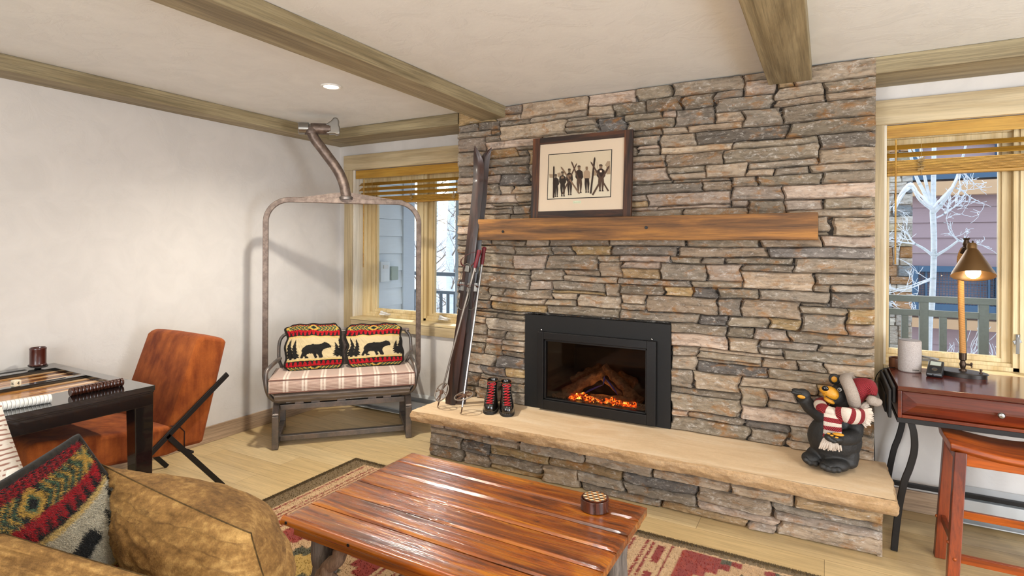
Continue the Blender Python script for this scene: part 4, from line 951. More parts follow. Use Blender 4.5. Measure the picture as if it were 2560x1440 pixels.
for x in (-3.122,-3.698):
    m=MB(); a=Vector((x,2.118,.662))-o_; b=Vector((x,1.262,.006))-o_; m.bar(a,b,.012,.030,up=(0,-.6,.8)); m.build('arm_bar',M['black'],ch,smooth=0,bevel=.002)
    m=MB(); a=Vector((x,1.765,.397))-o_; b=Vector((x,2.092,.004))-o_; m.bar(a,b,.012,.028,up=(0,.8,.6)); m.build('leg',M['black'],ch,smooth=0,bevel=.002)
for y,z in ((1.90,.262),(1.55,.26)):
    m=MB(); m.box(-3.70+3.41,-3.12+3.41,y-.014-1.7,y+.014-1.7,z-.008,z+.006); m.build('crossbar',M['black'],ch,smooth=0,bevel=.002)

# ================================================================ backgammon table
TZ=.745; tx0,tx1,ty0,ty1=-3.903,-2.868,.12,1.563
gt=thing('backgammon_table','glossy black backgammon table with an inlaid orange board','table',((tx0+tx1)/2,(ty0+ty1)/2,0)); inv=Matrix.Translation((-(tx0+tx1)/2,-(ty0+ty1)/2,0))
def GP(nm,m,mt,bev=.002,sm=0,par=None,**k): m.v=[tuple(inv@Vector(p)) for p in m.v]; return m.build(nm,mt,par or gt,smooth=sm,bevel=bev,**k)
A0,A1,B0,B1=-3.745,-3.445,-3.40,-3.11; b0,b1=.74,1.503
m=MB()
for (a,b,c,d) in ((tx0,A0,ty0,ty1),(B1,tx1,ty0,ty1),(A0,B1,b1,ty1),(A0,B1,ty0,b0),(A1,B0,b0,b1)): m.box(a,b,c,d,TZ-.024,TZ)
GP('table_top',m,M['lacqtop'],.0015)
m=MB(); m.box(tx0+.003,tx1-.003,ty0+.003,ty1-.003,TZ-.034,TZ-.0245); m.box(tx0+.004,tx1-.006,ty0+.004,ty1-.006,TZ-.095,TZ-.034); GP('apron',m,M['lacquer'])
for (x,y) in ((tx1-.092,ty1-.088),(tx1-.092,ty0+.004),(tx0+.004,ty1-.088),(tx0+.004,ty0+.004)):
    m=MB(); w_=.085; m.hexa([(x+.012,y+.012,.001),(x+w_-.004,y+.012,.001),(x+w_-.004,y+w_-.004,.001),(x+.012,y+w_-.004,.001),(x,y,TZ-.036),(x+w_,y,TZ-.036),(x+w_,y+w_,TZ-.036),(x,y+w_,TZ-.036)]); GP('leg',m,M['lacquer'],.004)
ORG=wood('board_orange','b86c12','d89228',1,.25,1.5,0,0,coat=.6,grain=.6); LT=NT('point_cream').set(color='d9b48a',rough=.25,coat=.6).mat; DK=NT('point_brown').set(color='4a2010',rough=.25,coat=.6).mat
for (a,b) in ((A0,A1),(B0,B1)):
    m=MB(); m.box(a+.001,b-.001,b0+.001,b1-.001,TZ-.0235,TZ-.016); GP('playing_field',m,ORG,0)
    for mi,mt in ((0,LT),(1,DK)):
        m=MB(); 
        for k in range(6):
            if k%2!=mi: continue
            x=a+(b-a)*(k+.08)/6; w_=(b-a)/6*.84; z=TZ-.0155
            m.add([(x,b1-.002,z),(x+w_,b1-.002,z),(x+w_/2,b1-.36,z)],[(0,2,1)])
        for k in range(6):
            if k%2==mi: continue
            x=a+(b-a)*(k+.08)/6; w_=(b-a)/6*.84; z=TZ-.0155
            m.add([(x,b0+.002,z),(x+w_,b0+.002,z),(x+w_/2,b0+.36,z)],[(0,1,2)])
        GP('board_points',m,mt,0)
m=MB(); m.box(-3.835,-3.80,.9,1.40,TZ+.0002,TZ+.0008); m.box(-3.43,-3.415,1.30,1.42,TZ+.0002,TZ+.0008); GP('inlay_groove',m,M['insert'],0)
def cupholder(x,y,label):
    t=thing('cup_holder',label,'cup holder',(x,y,TZ)); m=MB(); m.lathe([(.016,.0005),(.013,.004),(.011,.010),(.018,.014),(.0,.014)],20); m.build('foot',M['black'],t,smooth=40)
    m=MB(); out=[]
    for k in range(40):
        a=2*pi*k/40; r=.062+.012*cos(2*a+.4); out.append((r*cos(a),r*sin(a)*.78))
    m.prism(out,lambda a,b:(a,b,.014),lambda a,b:(a,b,.019)); 
    m.build('tray',M['black'],t,smooth=30,bevel=.0012)
    for q in (0,1,2,3):
        m=MB(); a=q*pi/2+.6; m.lathe([(.003,.0192),(.0025,.0200),(.0,.0203)],8,(.052*cos(a),.042*sin(a),0)); m.build('screw',M['pewter'],t,smooth=40)
    return t
cupholder(-3.800,1.447,'black oval cup holder carrying the dark dice cup at the far table corner')
cupholder(-3.835,1.225,'empty black oval cup holder at the left edge of the photo on the black table')
t=thing('dice_cup','dark brown leather dice cup standing on its oval holder','dice cup',(-3.800,1.447,TZ+.0195))
m=MB(); m.lathe([(.0,0),(.038,0),(.040,.004),(.038,.007),(.037,.012),(.037,.085),(.0385,.090),(.0375,.095),(.0335,.098),(.032,.094),(.032,.006),(.0,.006)],36); m.build('leather_cup',plain('dice_cup_leather','45180f',.3,0,coat=.4,bump=.1,bs=200),t,smooth=35)
def disc(name,x,y,r,th,mt,label,group):
    m=MB(); m.lathe([(.0,-th/2),(r-.0015,-th/2),(r,-th/2+.0015),(r,th/2-.0015),(r-.0015,th/2),(r*.72,th/2),(r*.66,th/2-.001),(.0,th/2-.001)],28,M=Matrix.Rotation(pi/2,3,'X'))
    o=m.build(name,mt,None,smooth=35); o.location=(x,y,TZ+r); return tag(o,label,'checker',group)
BR=NT('brown_checker').set(color='3c1a0e',rough=.18,coat=.7).mat; WH=NT('white_checker').set(color='e6e2da',rough=.2,coat=.6).mat
d0=disc('backgammon_checker',-2.985,1.262,.0195,.0124,BR,'dark brown checker in the row of dark checkers lying on edge by the table corner','row of dark checkers')
for k in range(1,15):
    c=d0.copy(); COL.objects.link(c); c.location.y+=.0148*k-(0 if k<14 else -.002); c.location.x-=.0006*k
w0=disc('backgammon_checker',-2.945,1.160,.0195,.0124,WH,'white checker in the row of white checkers lying on edge near the table edge','row of white checkers')
for k in range(1,15):
    c=w0.copy(); COL.objects.link(c); c.location.y-=.0132*k; c.location.x-=.0022*k
t=thing('doubling_cube','cream doubling cube with dark numbers lying on the middle rail','die',(-3.418,1.215,TZ+.0005),radians(12))
m=MB(); s=.0155; m.box(-s,s,-s,s,0,2*s); m.build('cube',NT('ivory').set(color='dccfb4',rough=.3).mat,t,smooth=40,bevel=.005,seg=4)
INK=NT('die_ink').set(color='2a2420',rough=.5).mat
text('4',.022,(s+.0003,.0,s),(pi/2,0,pi/2),INK,t,'numeral'); text('16',.017,(0,-s-.0003,s),(pi/2,0,0),INK,t,'numeral')

# ================================================================ sofa, pillows
FAB=M['tan']
sofa=thing('sofa','tan chenille sofa, only its loose cushions reaching into the picture','sofa',(-1.7,.55,0))
def SB(nm,x0,x1,y0,y1,z0,z1,bev=.05): m=MB(); m.box(x0+1.7,x1+1.7,y0-.55,y1-.55,z0,z1); return m.build(nm,FAB,sofa,smooth=60,bevel=bev,seg=5)
SB('base',-2.45,-.80,.10,.93,.06,.30,.02); SB('seat_cushion',-2.42,-.84,.14,.92,.301,.47,.04)
SB('arm',-2.64,-2.46,.08,.95,.06,.60,.05)
for (x,y) in ((-2.4,.15),(-.86,.15),(-2.4,.86),(-.86,.86)):
    m=MB(); m.lathe([(.018,.0195),(.026,.058)],12,(x+1.7,y-.55,0)); m.build('foot',M['black'],sofa,smooth=30)
def cush(name,label,cat,C,th,mt,nu,nv,colf=None,pipe=None,pr=.008,back=None,**k):
    o=Vector(C[0]); t=thing(name,label,cat,tuple(o)); Cl=[Vector(c)-o for c in C]
    b,ring,pt=inflate('cover',Cl,th,mt,nu,nv,colf,t,back,**k)
    if pipe: m=MB(); m.tube(ring,pr,8,closed=True); m.build('piping',pipe,t,smooth=60)
    return t,ring,pt,Cl
def Z(u,v,z): return at_z(u,v,z)
seam=fabric('tan_seam','3c2c14','5a4424',.9,60,.3,600,0)
cush('sofa_back_cushion','big loose tan cushion standing at the right, next to the coffee table','cushion',
  [Z(318,1490,.50),Z(735,1640,.50),Z(628,1333,.80),Z(253,1160,.87)],(.10,.21),FAB,80,80,None,seam,.0016,pinch=.04,pw=.55,wr=.016,seed=3)
cush('sofa_back_cushion','loose tan cushion in the bottom left corner in front of the bear pillow','cushion',
  [Z(-260,1750,.60),Z(330,1750,.58),Z(385,1445,.78),Z(-190,1268,.88)],(.08,.24),FAB,80,80,None,seam,.0016,pinch=.03,pw=.5,wr=.012,seed=9)
# shaggy bear pillow
C=[Z(30,1600,.50),Z(395,1360,.66),Z(192,1094,.95),Z(-150,1300,.92)]
def bigpat(u,v): 
    CB=lin('f4e8cc'); c=bearpat(u,v,CB,.003); return tuple(min(1,x*1.35) for x in c) if c not in (CK,CB) else c
t,ring,pt,Cl=cush('throw_pillow','shaggy patterned pillow among the tan sofa cushions, red, green and yellow stripes on top','pillow',C,(.075,.075),M['fleece'],180,150,bigpat,M['dfab'],.010,back=lambda u,v:CK,pinch=.03,pw=.45,seed=2)
def tufts(fn,colf,n,h,wd,seed,u0=0,u1=1,v0=0,v1=1,lean=.5):
    R=random.Random(seed); m=MB(); V=[];F=[];Cc=[]
    for i in range(n):
        u=u0+(u1-u0)*R.random(); v=v0+(v1-v0)*R.random(); p=fn(u,v); e=.002; a=fn(min(u+e,1),v)-p; b=fn(u,min(v+e,1))-p; N=a.cross(b)
        if N.length<1e-12: continue
        N.normalize(); a=a.normalized(); b=b.normalized() if b.length>0 else a.cross(N); c=colf(u,v); k=R.uniform(.75,1.2); c=(c[0]*k,c[1]*k,c[2]*k)
        an=R.random()*pi; d=(a*cos(an)+b*sin(an))*wd; tip=p+N*h*R.uniform(.6,1.2)+(a*R.uniform(-1,1)+b*R.uniform(-1.3,.4))*h*lean
        j=len(V); V+= [p-d,p+d,tip]; F.append((j,j+1,j+2)); Cc+=[c,c,c]
    m.v=[tuple(x) for x in V]; m.f=F; m.m=[0]*len(F); m.c=Cc; return m
m=tufts(lambda u,v:pt(u,v,1),bigpat,90000,.009,.0011,4,.004,.996,.2,.996,.9); o=m.build('fleece_pile',M['fleece'],t,smooth=0,colour=True); o['kind']='stuff'
# ribbed pillow
t2=NT('ribbed_pillow_fabric'); v=t2.co(); sx=t2.n('SeparateXYZ'); t2.l(v,sx.inputs[0]); nz=t2.noise(t2.co((8,8,8)),3,3)
q=math_(t2,'ADD',math_(t2,'MULTIPLY',sx.outputs[2],.93),math_(t2,'MULTIPLY',sx.outputs[0],-.30)); q=math_(t2,'ADD',q,math_(t2,'MULTIPLY',nz,.008))
rb=stripes(t2,q,.0125,.28,0,.12); al=math_(t2,'ADD',math_(t2,'MULTIPLY',sx.outputs[0],.95),math_(t2,'MULTIPLY',sx.outputs[2],.3)); br_=stripes(t2,al,.015,.80,0,.1); ws=stripes(t2,al,.12,.10,.2); ws2=stripes(t2,al,.12,.10,.35)
c=t2.mix('c2b6a8','7a4a3a',math_(t2,'MULTIPLY',math_(t2,'MULTIPLY',rb,br_),.9)); c=t2.mix(c,'e2dace',math_(t2,'MULTIPLY',math_(t2,'MAXIMUM',ws,ws2),.8)); t2.set(color=c,rough=.95,sheen=.2); t2.bump(rb,.4,.003)
cush('throw_pillow','pale ribbed pillow with thin brown dashes at the left edge under the game table','pillow',
  [Z(-330,1420,.66),Z(112,1300,.72),Z(4,1012,1.0),Z(-330,1010,1.0)],(.06,.07),t2.mat,50,50,None,None,pinch=.03,pw=.5,wr=.004,seed=5)

# ================================================================ rug
rx0,rx1,ry0,ry1=-2.735,.42,.45,2.785; OL=lin('80653a'); BG=lin('e2ba8a'); BG2=lin('d4aa7a'); RD=lin('98240f'); RD2=lin('a83214'); OG=lin('4f4a2c'); GD=lin('caa24e')
def rugpat(u,v):
    x=rx0+(rx1-rx0)*u; y=ry0+(ry1-ry0)*v; j=.006*noise.noise(Vector((x*70,y*70,0))); j2=.006*noise.noise(Vector((x*70,y*70,7)))
    x+=j; y+=j2; dx=min(x-rx0,rx1-x); dy=ry1-y if y>1.6 else y-ry0
    if dx<.125 or dy<.052: return OL
    if dy<.066: return BG
    s=x-rx0
    def band(s,dirn=1):      # pale band with thin red zigzag lines
        if s<0 or s>.27: return None
        for c0 in (.022,.088): 
            if abs(s-c0-.0035*((y*46)%1-.5)*2)<.0055: return RD
        if .105<s<.215:
            t=(s-.105)/.11; k=abs(((y*4.2)%1)-.5)*2
            if abs(t-.5)*2<.42*(k>.35): return RD if abs(t-.5)*2<.34 else BG
            if abs(abs(t-.5)*2-.8)<.09: return RD
        if s>.252: return RD2
        return BG if ((s*60)%1)<.75 else BG2
    for s0 in (.125,1.02,1.90,2.76):
        b=band(s-s0)
        if b: return b
    # stepped medallions in the red field
    for cx_ in (.705,1.59,2.46):
        for cy_ in (.62,1.30,1.98):
            a=abs(s-cx_); b=abs((y-ry0)-cy_)
            q=.045; aa=int(a/q); bb=int(b/q*.9)
            if aa+bb<=5:
                if aa+bb<=1: return GD
                if aa+bb<=3: return OG
                return BG2
            if aa+bb<=8 and (aa<=2): return OG if (aa+bb)%2 else RD
    return RD if noise.noise(Vector((x*30,y*30,3)))>-.2 else RD2
def rugpt(u,v): return Vector((rx0+(rx1-rx0)*u,ry0+(ry1-ry0)*v,.010))
rug=thing('rug','red southwestern patterned rug with an olive border under the coffee table','rug',(-1.16,1.6,0)); inv=Vector((-1.16,1.6,0))
m=MB(); m.grid(lambda u,v:rugpt(u,v)-inv,420,310,rugpat); m.box(rx0+1.16,rx1+1.16,ry0-1.6,ry1-1.6,.001,.0095,0,OL); m.build('rug_base',M['fleece'],rug,smooth=0,colour=True)
# pile
V=[];F=[];Cc=[];R=random.Random(8); m=MB()
def seen(x,y): 
    d=Vector((x,y,0))-EYEP; z=d.dot(FWD); 
    if z<.3: return False
    return -(d.z)/z*F_PX+613<1500 and -60<1280+d.dot(RGT)/z*F_PX<2620
cnt=0
while cnt<110000:
    x=R.uniform(rx0,rx1); y=R.uniform(ry0,ry1)
    if R.random()<.35: 
        if R.random()<.5: x=rx0+abs(R.gauss(0,.01))
        else: y=ry1-abs(R.gauss(0,.01))
    cnt+=1
    if not seen(x,y): continue
    c=rugpat((x-rx0)/(rx1-rx0),(y-ry0)/(ry1-ry0)); k=R.uniform(.7,1.2); c=(c[0]*k,c[1]*k,c[2]*k); a=R.random()*pi; w_=.0022; j=len(V); p=Vector((x,y,.009))-inv
    d=Vector((cos(a)*w_,sin(a)*w_,0)); V+=[tuple(p-d),tuple(p+d),tuple(p+Vector((R.uniform(-.004,.004),R.uniform(-.004,.004),R.uniform(.005,.010))))]; F.append((j,j+1,j+2)); Cc+=[c,c,c]
m.v=V;m.f=F;m.m=[0]*len(F);m.c=Cc; o=m.build('pile',M['fleece'],rug,smooth=0,colour=True); o['kind']='stuff'

# ================================================================ coffee table
cx0,cx1,cy0,cy1,cz=-1.777,-.607,1.437,2.190,.42
ct=thing('coffee_table','rustic varnished plank coffee table on peeled log legs','table',((cx0+cx1)/2,(cy0+cy1)/2,0)); inv=Matrix.Translation((-(cx0+cx1)/2,-(cy0+cy1)/2,0))
def CP(nm,m,mt,bev=.003,sm=0,par=None,**k): m.v=[tuple(inv@Vector(p)) for p in m.v]; return m.build(nm,mt,par or ct,smooth=sm,bevel=bev,**k)
def plankmat(k):
    t=NT('varnished_plank_%s'%'abcdef'[k]); v=t.co((.9,8,8),loc=(k*3.1,k*1.7,0)); n1=t.noise(v,1.8,7,.62,1.1); n2=t.noise(t.co((1.3,46,46),loc=(k*5.3,0,0)),1.2,5,.65,.4)
    c=t.ramp(n1,[(.36,'5a2604'),(.5,'924608'),(.64,'bc7010')]); c=t.mix(c,t.ramp(n2,[(.32,.42),(.56,1.)]),.85,'MULTIPLY')
    vo=t.n('TexVoronoi'); t.l(t.co((2.2,5.2,5),loc=(k*1.3+.2,k*.77,0)),vo.inputs['Vector']); kd=t.mix(vo.outputs['Distance'],t.noise(t.co(),22,4),.25)
    ring=t.ramp(kd,[(.12,1.),(.20,.55),(.27,0.)]); c=t.mix(c,'3a1606',t.mix(ring,t.noise(t.co(),50,5,.7),.45,'MULTIPLY'))
    t.set(color=c,rough=t.ramp(n2,[(.3,.34),(.7,.2)]),coat=.5,spec=.5); b=t.bump(n2,.55,.006); t.b.inputs['Coat Roughness'].default_value=.12; t.b.inputs['Coat Weight'].default_value=1.; t.b.inputs['Coat IOR'].default_value=1.85; t.l(b,t.b.inputs['Coat Normal']); return t.mat
for k in range(6):
    y0=cy0+(cy1-cy0)*k/6+.0025; y1=cy0+(cy1-cy0)*(k+1)/6-.0025
    m=MB(); nx,ny=60,14; 
    def pz(x,y): e=min(1,min(y-y0,y1-y)/.006,min(x-cx0,cx1-x)/.006); return cz-.006*(1-max(0,e))**2+.0009*noise.noise(Vector((x*2.2,y*70,k)))+.0009*noise.noise(Vector((x*5,y*14,k*3)))
    m.grid(lambda u,v:(cx0+(cx1-cx0)*u,y0+(y1-y0)*v,pz(cx0+(cx1-cx0)*u,y0+(y1-y0)*v)),nx,ny)
    m.hexa([(cx0,y0,cz-.034),(cx1,y0,cz-.034),(cx1,y1,cz-.034),(cx0,y1,cz-.034),(cx0,y0,cz-.006),(cx1,y0,cz-.006),(cx1,y1,cz-.006),(cx0,y1,cz-.006)])
    CP('plank',m,plankmat(k),0,30)
m=MB(); m.tube([(cx0,cy0,cz-.017),(cx1,cy0,cz-.017)],.0168,16); m.box(cx0+.03,cx1-.02,cy0+.02,cy0+.045,cz-.075,cz-.035); m.box(cx0+.03,cx0+.055,cy0+.045,cy1-.045,cz-.075,cz-.035); m.box(cx1-.05,cx1-.025,cy0+.045,cy1-.045,cz-.075,cz-.035); m.box(cx0+.03,cx1-.02,cy1-.045,cy1-.02,cz-.075,cz-.035); CP('edge_apron',m,M['pineboard2'],.002,30)
for x in (-1.745,-1.43):
    m=MB(); m.lathe([(.006,0),(.006,.002),(.0,.0025)],12,(x,cy0-.0165,cz-.014),M=Matrix.Rotation(pi/2,3,'X')); CP('peg',m,M['black'],0,30)
def logpart(nm,a,b,r,seed,mt,n=24,amp=.10):
    a=Vector(a);b=Vector(b); m=MB(); pts=[a.lerp(b,i/n)+Vector((noise.noise(Vector((seed,i*.18,0))),noise.noise(Vector((seed,i*.18,5))),0))*r*.5 for i in range(n+1)]
    rr=[r*(1+amp*noise.noise(Vector((seed*3,i*.5,1)))) for i in range(n+1)]; rr[0]*=.94; rr[-1]*=.94; m.tube(pts,rr,16); return CP(nm,m,mt,0,50)
for (x,y,s) in ((cx0+.115,cy0+.085,1),(cx1-.10,cy0+.085,2),(cx0+.115,cy1-.085,3),(cx1-.10,cy1-.085,4)):
    logpart('leg',(x,y,.0125),(x,y,cz-.036),.046,s,M['bark'])
x,y=cx0+.115,cy0+.085
logpart('brace',(x+.03,y-.045,.19),(x+.155,y-.02,cz-.055),.026,11,M['bark2']); logpart('brace',(x+.035,y-.05,.235),(x+.17,y+.02,.10),.028,12,M['bark2'])
logpart('brace',(cx1-.14,y,.20),(cx1-.26,y+.02,cz-.055),.026,15,M['bark2']); logpart('stretcher',(x+.15,y+.03,.11),(x+.33,y+.14,.16),.030,16,M['bark2'])
logpart('stretcher',(x+.33,y+.14,.16),(cx1-.11,(cy0+cy1)/2,.14),.030,13,M['bark2']); logpart('brace',(cx1-.12,cy0+.13,.15),(cx1-.10,cy0+.30,cz-.05),.024,14,M['bark2'])
logpart('brace',(cx1-.075,y+.02,.30),(cx1-.075,y+.14,.20),.024,17,M['bark2'])

# coaster holder and mosaic coaster
KX,KY=-.778,2.068
t=thing('coaster_holder','round dark wood coaster holder standing on the coffee table','coaster holder',(KX,KY,cz+.0005),radians(25))
m=MB(); prof=[]; R0,R1=.0555,.049
o=[];n=60
for k in range(n+1):
    a=radians(14)+(2*pi-radians(28))*k/n; o.append(a)
vs=[]
for a in o:
    for (r,z) in ((R1,.004),(R1,.043),(R0-.002,.044),(R0,.042),(R0,.002),(R0-.002,0)): vs.append((r*cos(a),r*sin(a),z))
fs=[(i*6+j,i*6+(j+1)%6,(i+1)*6+(j+1)%6,(i+1)*6+j) for i in range(n) for j in range(6)]+[tuple(range(6))[::-1],tuple(n*6+j for j in range(6))]
m.add(vs,fs); m.build('wall',wood('rosewood','2e120a','6a3018',2,.25,2,.1,0,coat=.4),t,smooth=40,recalc=True)
m=MB(); m.lathe([(.0,.0005),(R1,.0005),(R1,.004),(.0,.004)],40); m.build('base',bpy.data.materials['rosewood'],t,smooth=30)
RW=bpy.data.materials['rosewood']
stack=[]
for i in range(5):
    z=cz+.0052+i*.0086; q=thing('coaster','round cube-mosaic coaster on top of the stack in the wooden holder' if i==4 else 'round coaster stacked inside the wooden holder under the mosaic one','coaster',(KX,KY,z),0,'coasters in the round holder')
    m=MB(); m.lathe([(.0,0),(.0465,0),(.047,.001),(.047,.0076),(.0463,.0084),(.0,.0084)],48); m.build('disc',RW,q,smooth=30)
    if i==4:
        m=MB(); s_=.0135; Rr_=.0445; cols=[lin('d8c6a4'),lin('a06a38'),lin('3a2a22')]
        def clip(P):
            for k in range(36):
                a=2*pi*(k+.5)/36; nx_,ny_=cos(a),sin(a); o2=[]
                for i2 in range(len(P)):
                    A=P[i2];B=P[(i2+1)%len(P)]; da=A[0]*nx_+A[1]*ny_-Rr_; db=B[0]*nx_+B[1]*ny_-Rr_
                    if da<=0: o2.append(A)
                    if da*db<0: f=da/(da-db); o2.append((A[0]+(B[0]-A[0])*f,A[1]+(B[1]-A[1])*f))
                P=o2
                if len(P)<3: return None
            return P
        for r_ in range(-4,5):
            for c_ in range(-4,5):
                hx=c_*s_*sqrt(3)+(r_%2)*s_*sqrt(3)/2; hy=r_*s_*1.5; V6=[(hx+s_*cos(pi/2+pi/3*k),hy+s_*sin(pi/2+pi/3*k)) for k in range(6)]
                for k,cc_ in ((0,cols[0]),(2,cols[1]),(4,cols[2])):
                    P=clip([(hx,hy),V6[(k-1)%6],V6[k],V6[(k+1)%6]])
                    if P: m.add([(a,b,.0088) for a,b in P],[tuple(range(len(P)))],0,cc_)
        m.build('mosaic_inlay',M['print'],q,smooth=0,colour=True)
# ================================================================ carved bear on the hearth
BB=at_z(2090,1168,.338); VD=Vector((BB.x,BB.y,0)).normalized(); VR=Vector((VD.y,-VD.x,0))
bear=thing('bear_figurine','carved black bear figurine in a red hat and striped scarf waving on the hearth','figurine',(BB.x,BB.y,.3385))
def bp(X,Y,d=0.0): return at_plane(1940+X/4.5,900+Y/4.5,BB+VD*d,VD)-Vector((BB.x,BB.y,.3385))
KM=1/2281.
FR=Matrix((VR,VD,Vector((0,0,1)))).transposed()
def E(m,X,Y,d,rx,rz,ry=None,ang=0,yaw=0): 
    R=FR@Matrix.Rotation(yaw,3,'Z')@Matrix.Rotation(-ang,3,'Y'); m.ell(bp(X,Y,d),(rx*KM,(ry if ry else rx)*KM,rz*KM),R,20,14)
def blob(nm,m,mt,vox=.0045,par=None,sm=3):
    o=m.build(nm,mt,par or bear,smooth=180); r=o.modifiers.new('remesh','REMESH'); r.mode='VOXEL'; r.voxel_size=vox; r.use_smooth_shade=True
    s=o.modifiers.new('smooth','SMOOTH'); s.iterations=sm; s.factor=.5; return o
RES=plain('black_resin','1d1b19',.62,0,bump=.35,bs=140); YEL=plain('ochre_paint','c98a1c',.5,bump=.2,bs=120)
def floorfix(m,z=.0):
    m.v=[(a,b,max(c,z+.0005)) for a,b,c in m.v]
m=MB()
E(m,655,880,0,275,270,230); E(m,640,980,0,225,220,205); E(m,690,690,0,215,190,170); E(m,760,590,.0,150,130,120)      # trunk
E(m,745,425,-.01,150,160,140); E(m,690,400,-.04,110,110,100); E(m,640,455,-.05,80,45,70)                         # head
E(m,470,1060,-.02,120,90,110); E(m,400,1105,-.05,105,75,110,0,.5)                                                # left foot
E(m,790,1060,-.02,130,160,120); E(m,800,1140,-.03,110,75,110); E(m,690,1175,-.08,120,72,115); E(m,600,1190,-.10,100,65,100)
m.tube([bp(540,640,-.02),bp(455,580,-.03),bp(375,520,-.04),bp(315,440,-.05)],[95*KM,88*KM,80*KM,72*KM],16); E(m,300,395,-.05,85,75,70); E(m,240,350,-.06,62,28,45,-.2)    # raised arm
m.tube([bp(860,640,-.0),bp(880,740,-.03),bp(880,850,-.06)],[105*KM,95*KM,85*KM],16); m.tube([bp(880,850,-.06),bp(800,880,-.12),bp(690,885,-.17)],[85*KM,78*KM,70*KM],16); E(m,650,875,-.18,95,50,85)
floorfix(m); blob('body',m,RES,.0042)
m=MB()
for (X,Y,r) in ((335,1120,34),(385,1155,36),(445,1165,36)): E(m,X,Y,-.09,r,r*.9)
for (X,Y,r) in ((525,1210,36),(580,1235,40),(645,1250,40),(700,1250,36)): E(m,X,Y-14,-.135,r,r*.9)
for (X,Y) in ((195,362),(225,372),(262,375)): E(m,X,Y,-.075,26,20)
for (X,Y) in ((588,868),(612,895),(650,912)): E(m,X,Y,-.225,30,24)
floorfix(m,.0); blob('claws',m,RES,.0035,sm=1)
m=MB(); m.tube([bp(615,250,.01),bp(660,236,.012),bp(705,250,.01)],1,4) if False else None
E(m,660,215,.0,64,64,28); blob('ear',m,RES,.003)
m=MB(); E(m,656,218,-.012,33,36,12); blob('inner_ear',m,YEL,.0025,sm=1)
m=MB(); E(m,610,372,-.075,92,72,75,-.35); E(m,545,335,-.09,52,42,50); E(m,598,458,-.075,62,26,50,-.45); blob('muzzle',m,YEL,.0032)
m=MB(); E(m,553,320,-.125,36,30,22); blob('nose',m,plain('glossy_nose','0e0c0b',.2),.0025,sm=1)
m=MB(); m.tube([bp(560,405,-.118),bp(590,425,-.13),bp(640,450,-.118),bp(675,452,-.10)],5*KM,8); m.build('mouth_line',M['insert'],bear,smooth=60)
m=MB(); E(m,716,334,-.098,22,22,10); m.build('eye',plain('eye_white','8c8880',.3),bear,smooth=180); m=MB(); E(m,712,334,-.104,13,13,8); m.build('pupil',plain('pupil','080707',.1),bear,smooth=180)
m=MB(); E(m,285,415,-.085,42,20,10,-.1); E(m,700,838,-.205,56,16,32); 
for (X,Y) in ((592,828),(628,850),(682,872)): E(m,X,Y,-.235,18,9,12)
m.build('paw_pads',YEL,bear,smooth=180)
SRED=plain('knit_red','8c1620',.7); SWH=plain('knit_cream','c8b8a8',.8,bump=.5,bs=260)
WOOL=NT('wool_trim'); n=WOOL.noise(WOOL.co(),190,5,.7); WOOL.set(color=WOOL.mix('8a7464','c9bdb0',n),rough=.9); WOOL.bump(n,1.,.008); WOOL=WOOL.mat
m=MB(); m.tube(smoothpath([bp(775,205,-.02),bp(800,250,-.075),bp(840,340,-.10),bp(870,430,-.10),bp(885,510,-.06)],6),[k*KM for k in (52,58,62,64,66,66,66,66,66,66,66,66,66,66,66,66,66,66,66,66,66,64,60,54,48)][:25],16); m.tube(smoothpath([bp(775,205,-.02),bp(830,210,.05),bp(880,330,.09),bp(900,450,.06),bp(885,510,-.06)],6),58*KM,14); blob('hat_brim',m,WOOL,.0045)
kr=NT('ribbed_red_knit'); w_=kr.n('TexWave',wave_type='BANDS',bands_direction='DIAGONAL'); kr.l(kr.co((1,1,1)),w_.inputs['Vector']); w_.inputs['Scale'].default_value=75; w_.inputs['Distortion'].default_value=1.2
kr.set(color=kr.ramp(w_.outputs['Fac'],[(.2,'6a1018'),(.7,'a0202a')]),rough=.75); kr.bump(w_.outputs['Fac'],.9,.004); KR=kr.mat
m=MB(); E(m,900,360,-.01,95,130,120,.2); m.tube(smoothpath([bp(900,340,-.01),bp(975,300,-.02),bp(1045,290,-.03),bp(1085,330,-.04),bp(1085,395,-.05)],5),[k*KM for k in (130,126,120,116,110,104,98,92,86,80,75,70,66,60,55,52,50,46,44,42,40)],18); blob('hat',m,KR,.0045)
m=MB(); E(m,1080,455,-.055,55,55,52); E(m,1130,475,-.055,58,45,48,.3); blob('pompom',m,WOOL,.004)
def scarf(name,P,w,th,bands,d0=None,up=None):
    """striped knitted strip: bands = number of colour bars along the path"""
    S=smoothpath(P,10); m=MB(); n=len(S); ws=[w*KM]*n; sect=[(cos(2*pi*k/20)*th,sin(2*pi*k/20)) for k in range(20)]
    # sect x along 'up' (thickness), y across (width)
    m.tube(S,ws,sect=sect,up=up); k=20
    for j in range(n-1):
        b=int(j/(n-1)*bands)
        for q in range(k): m.m[j*k+q]=b%2
    return m.build(name,[KR,SWH],bear,smooth=60)
vdn=tuple(-VD)
scarf('scarf_wrap',[bp(735,470,.06),bp(600,455,.02),bp(505,480,-.06),bp(510,530,-.13),bp(590,570,-.155),bp(680,590,-.15),bp(760,590,-.15),bp(860,590,-.13),bp(930,600,-.08),bp(960,580,.02),bp(860,520,.07)],66,.75,13,up=(0,0,1))
scarf('scarf_end',[bp(640,560,-.165),bp(640,640,-.18),bp(635,720,-.185),bp(635,800,-.175),bp(625,880,-.165)],86,.16,7,up=vdn)
scarf('scarf_end',[bp(700,610,-.17),bp(790,620,-.19),bp(860,640,-.18),bp(930,640,-.14),bp(990,625,-.09)],82,.5,6,up=vdn)
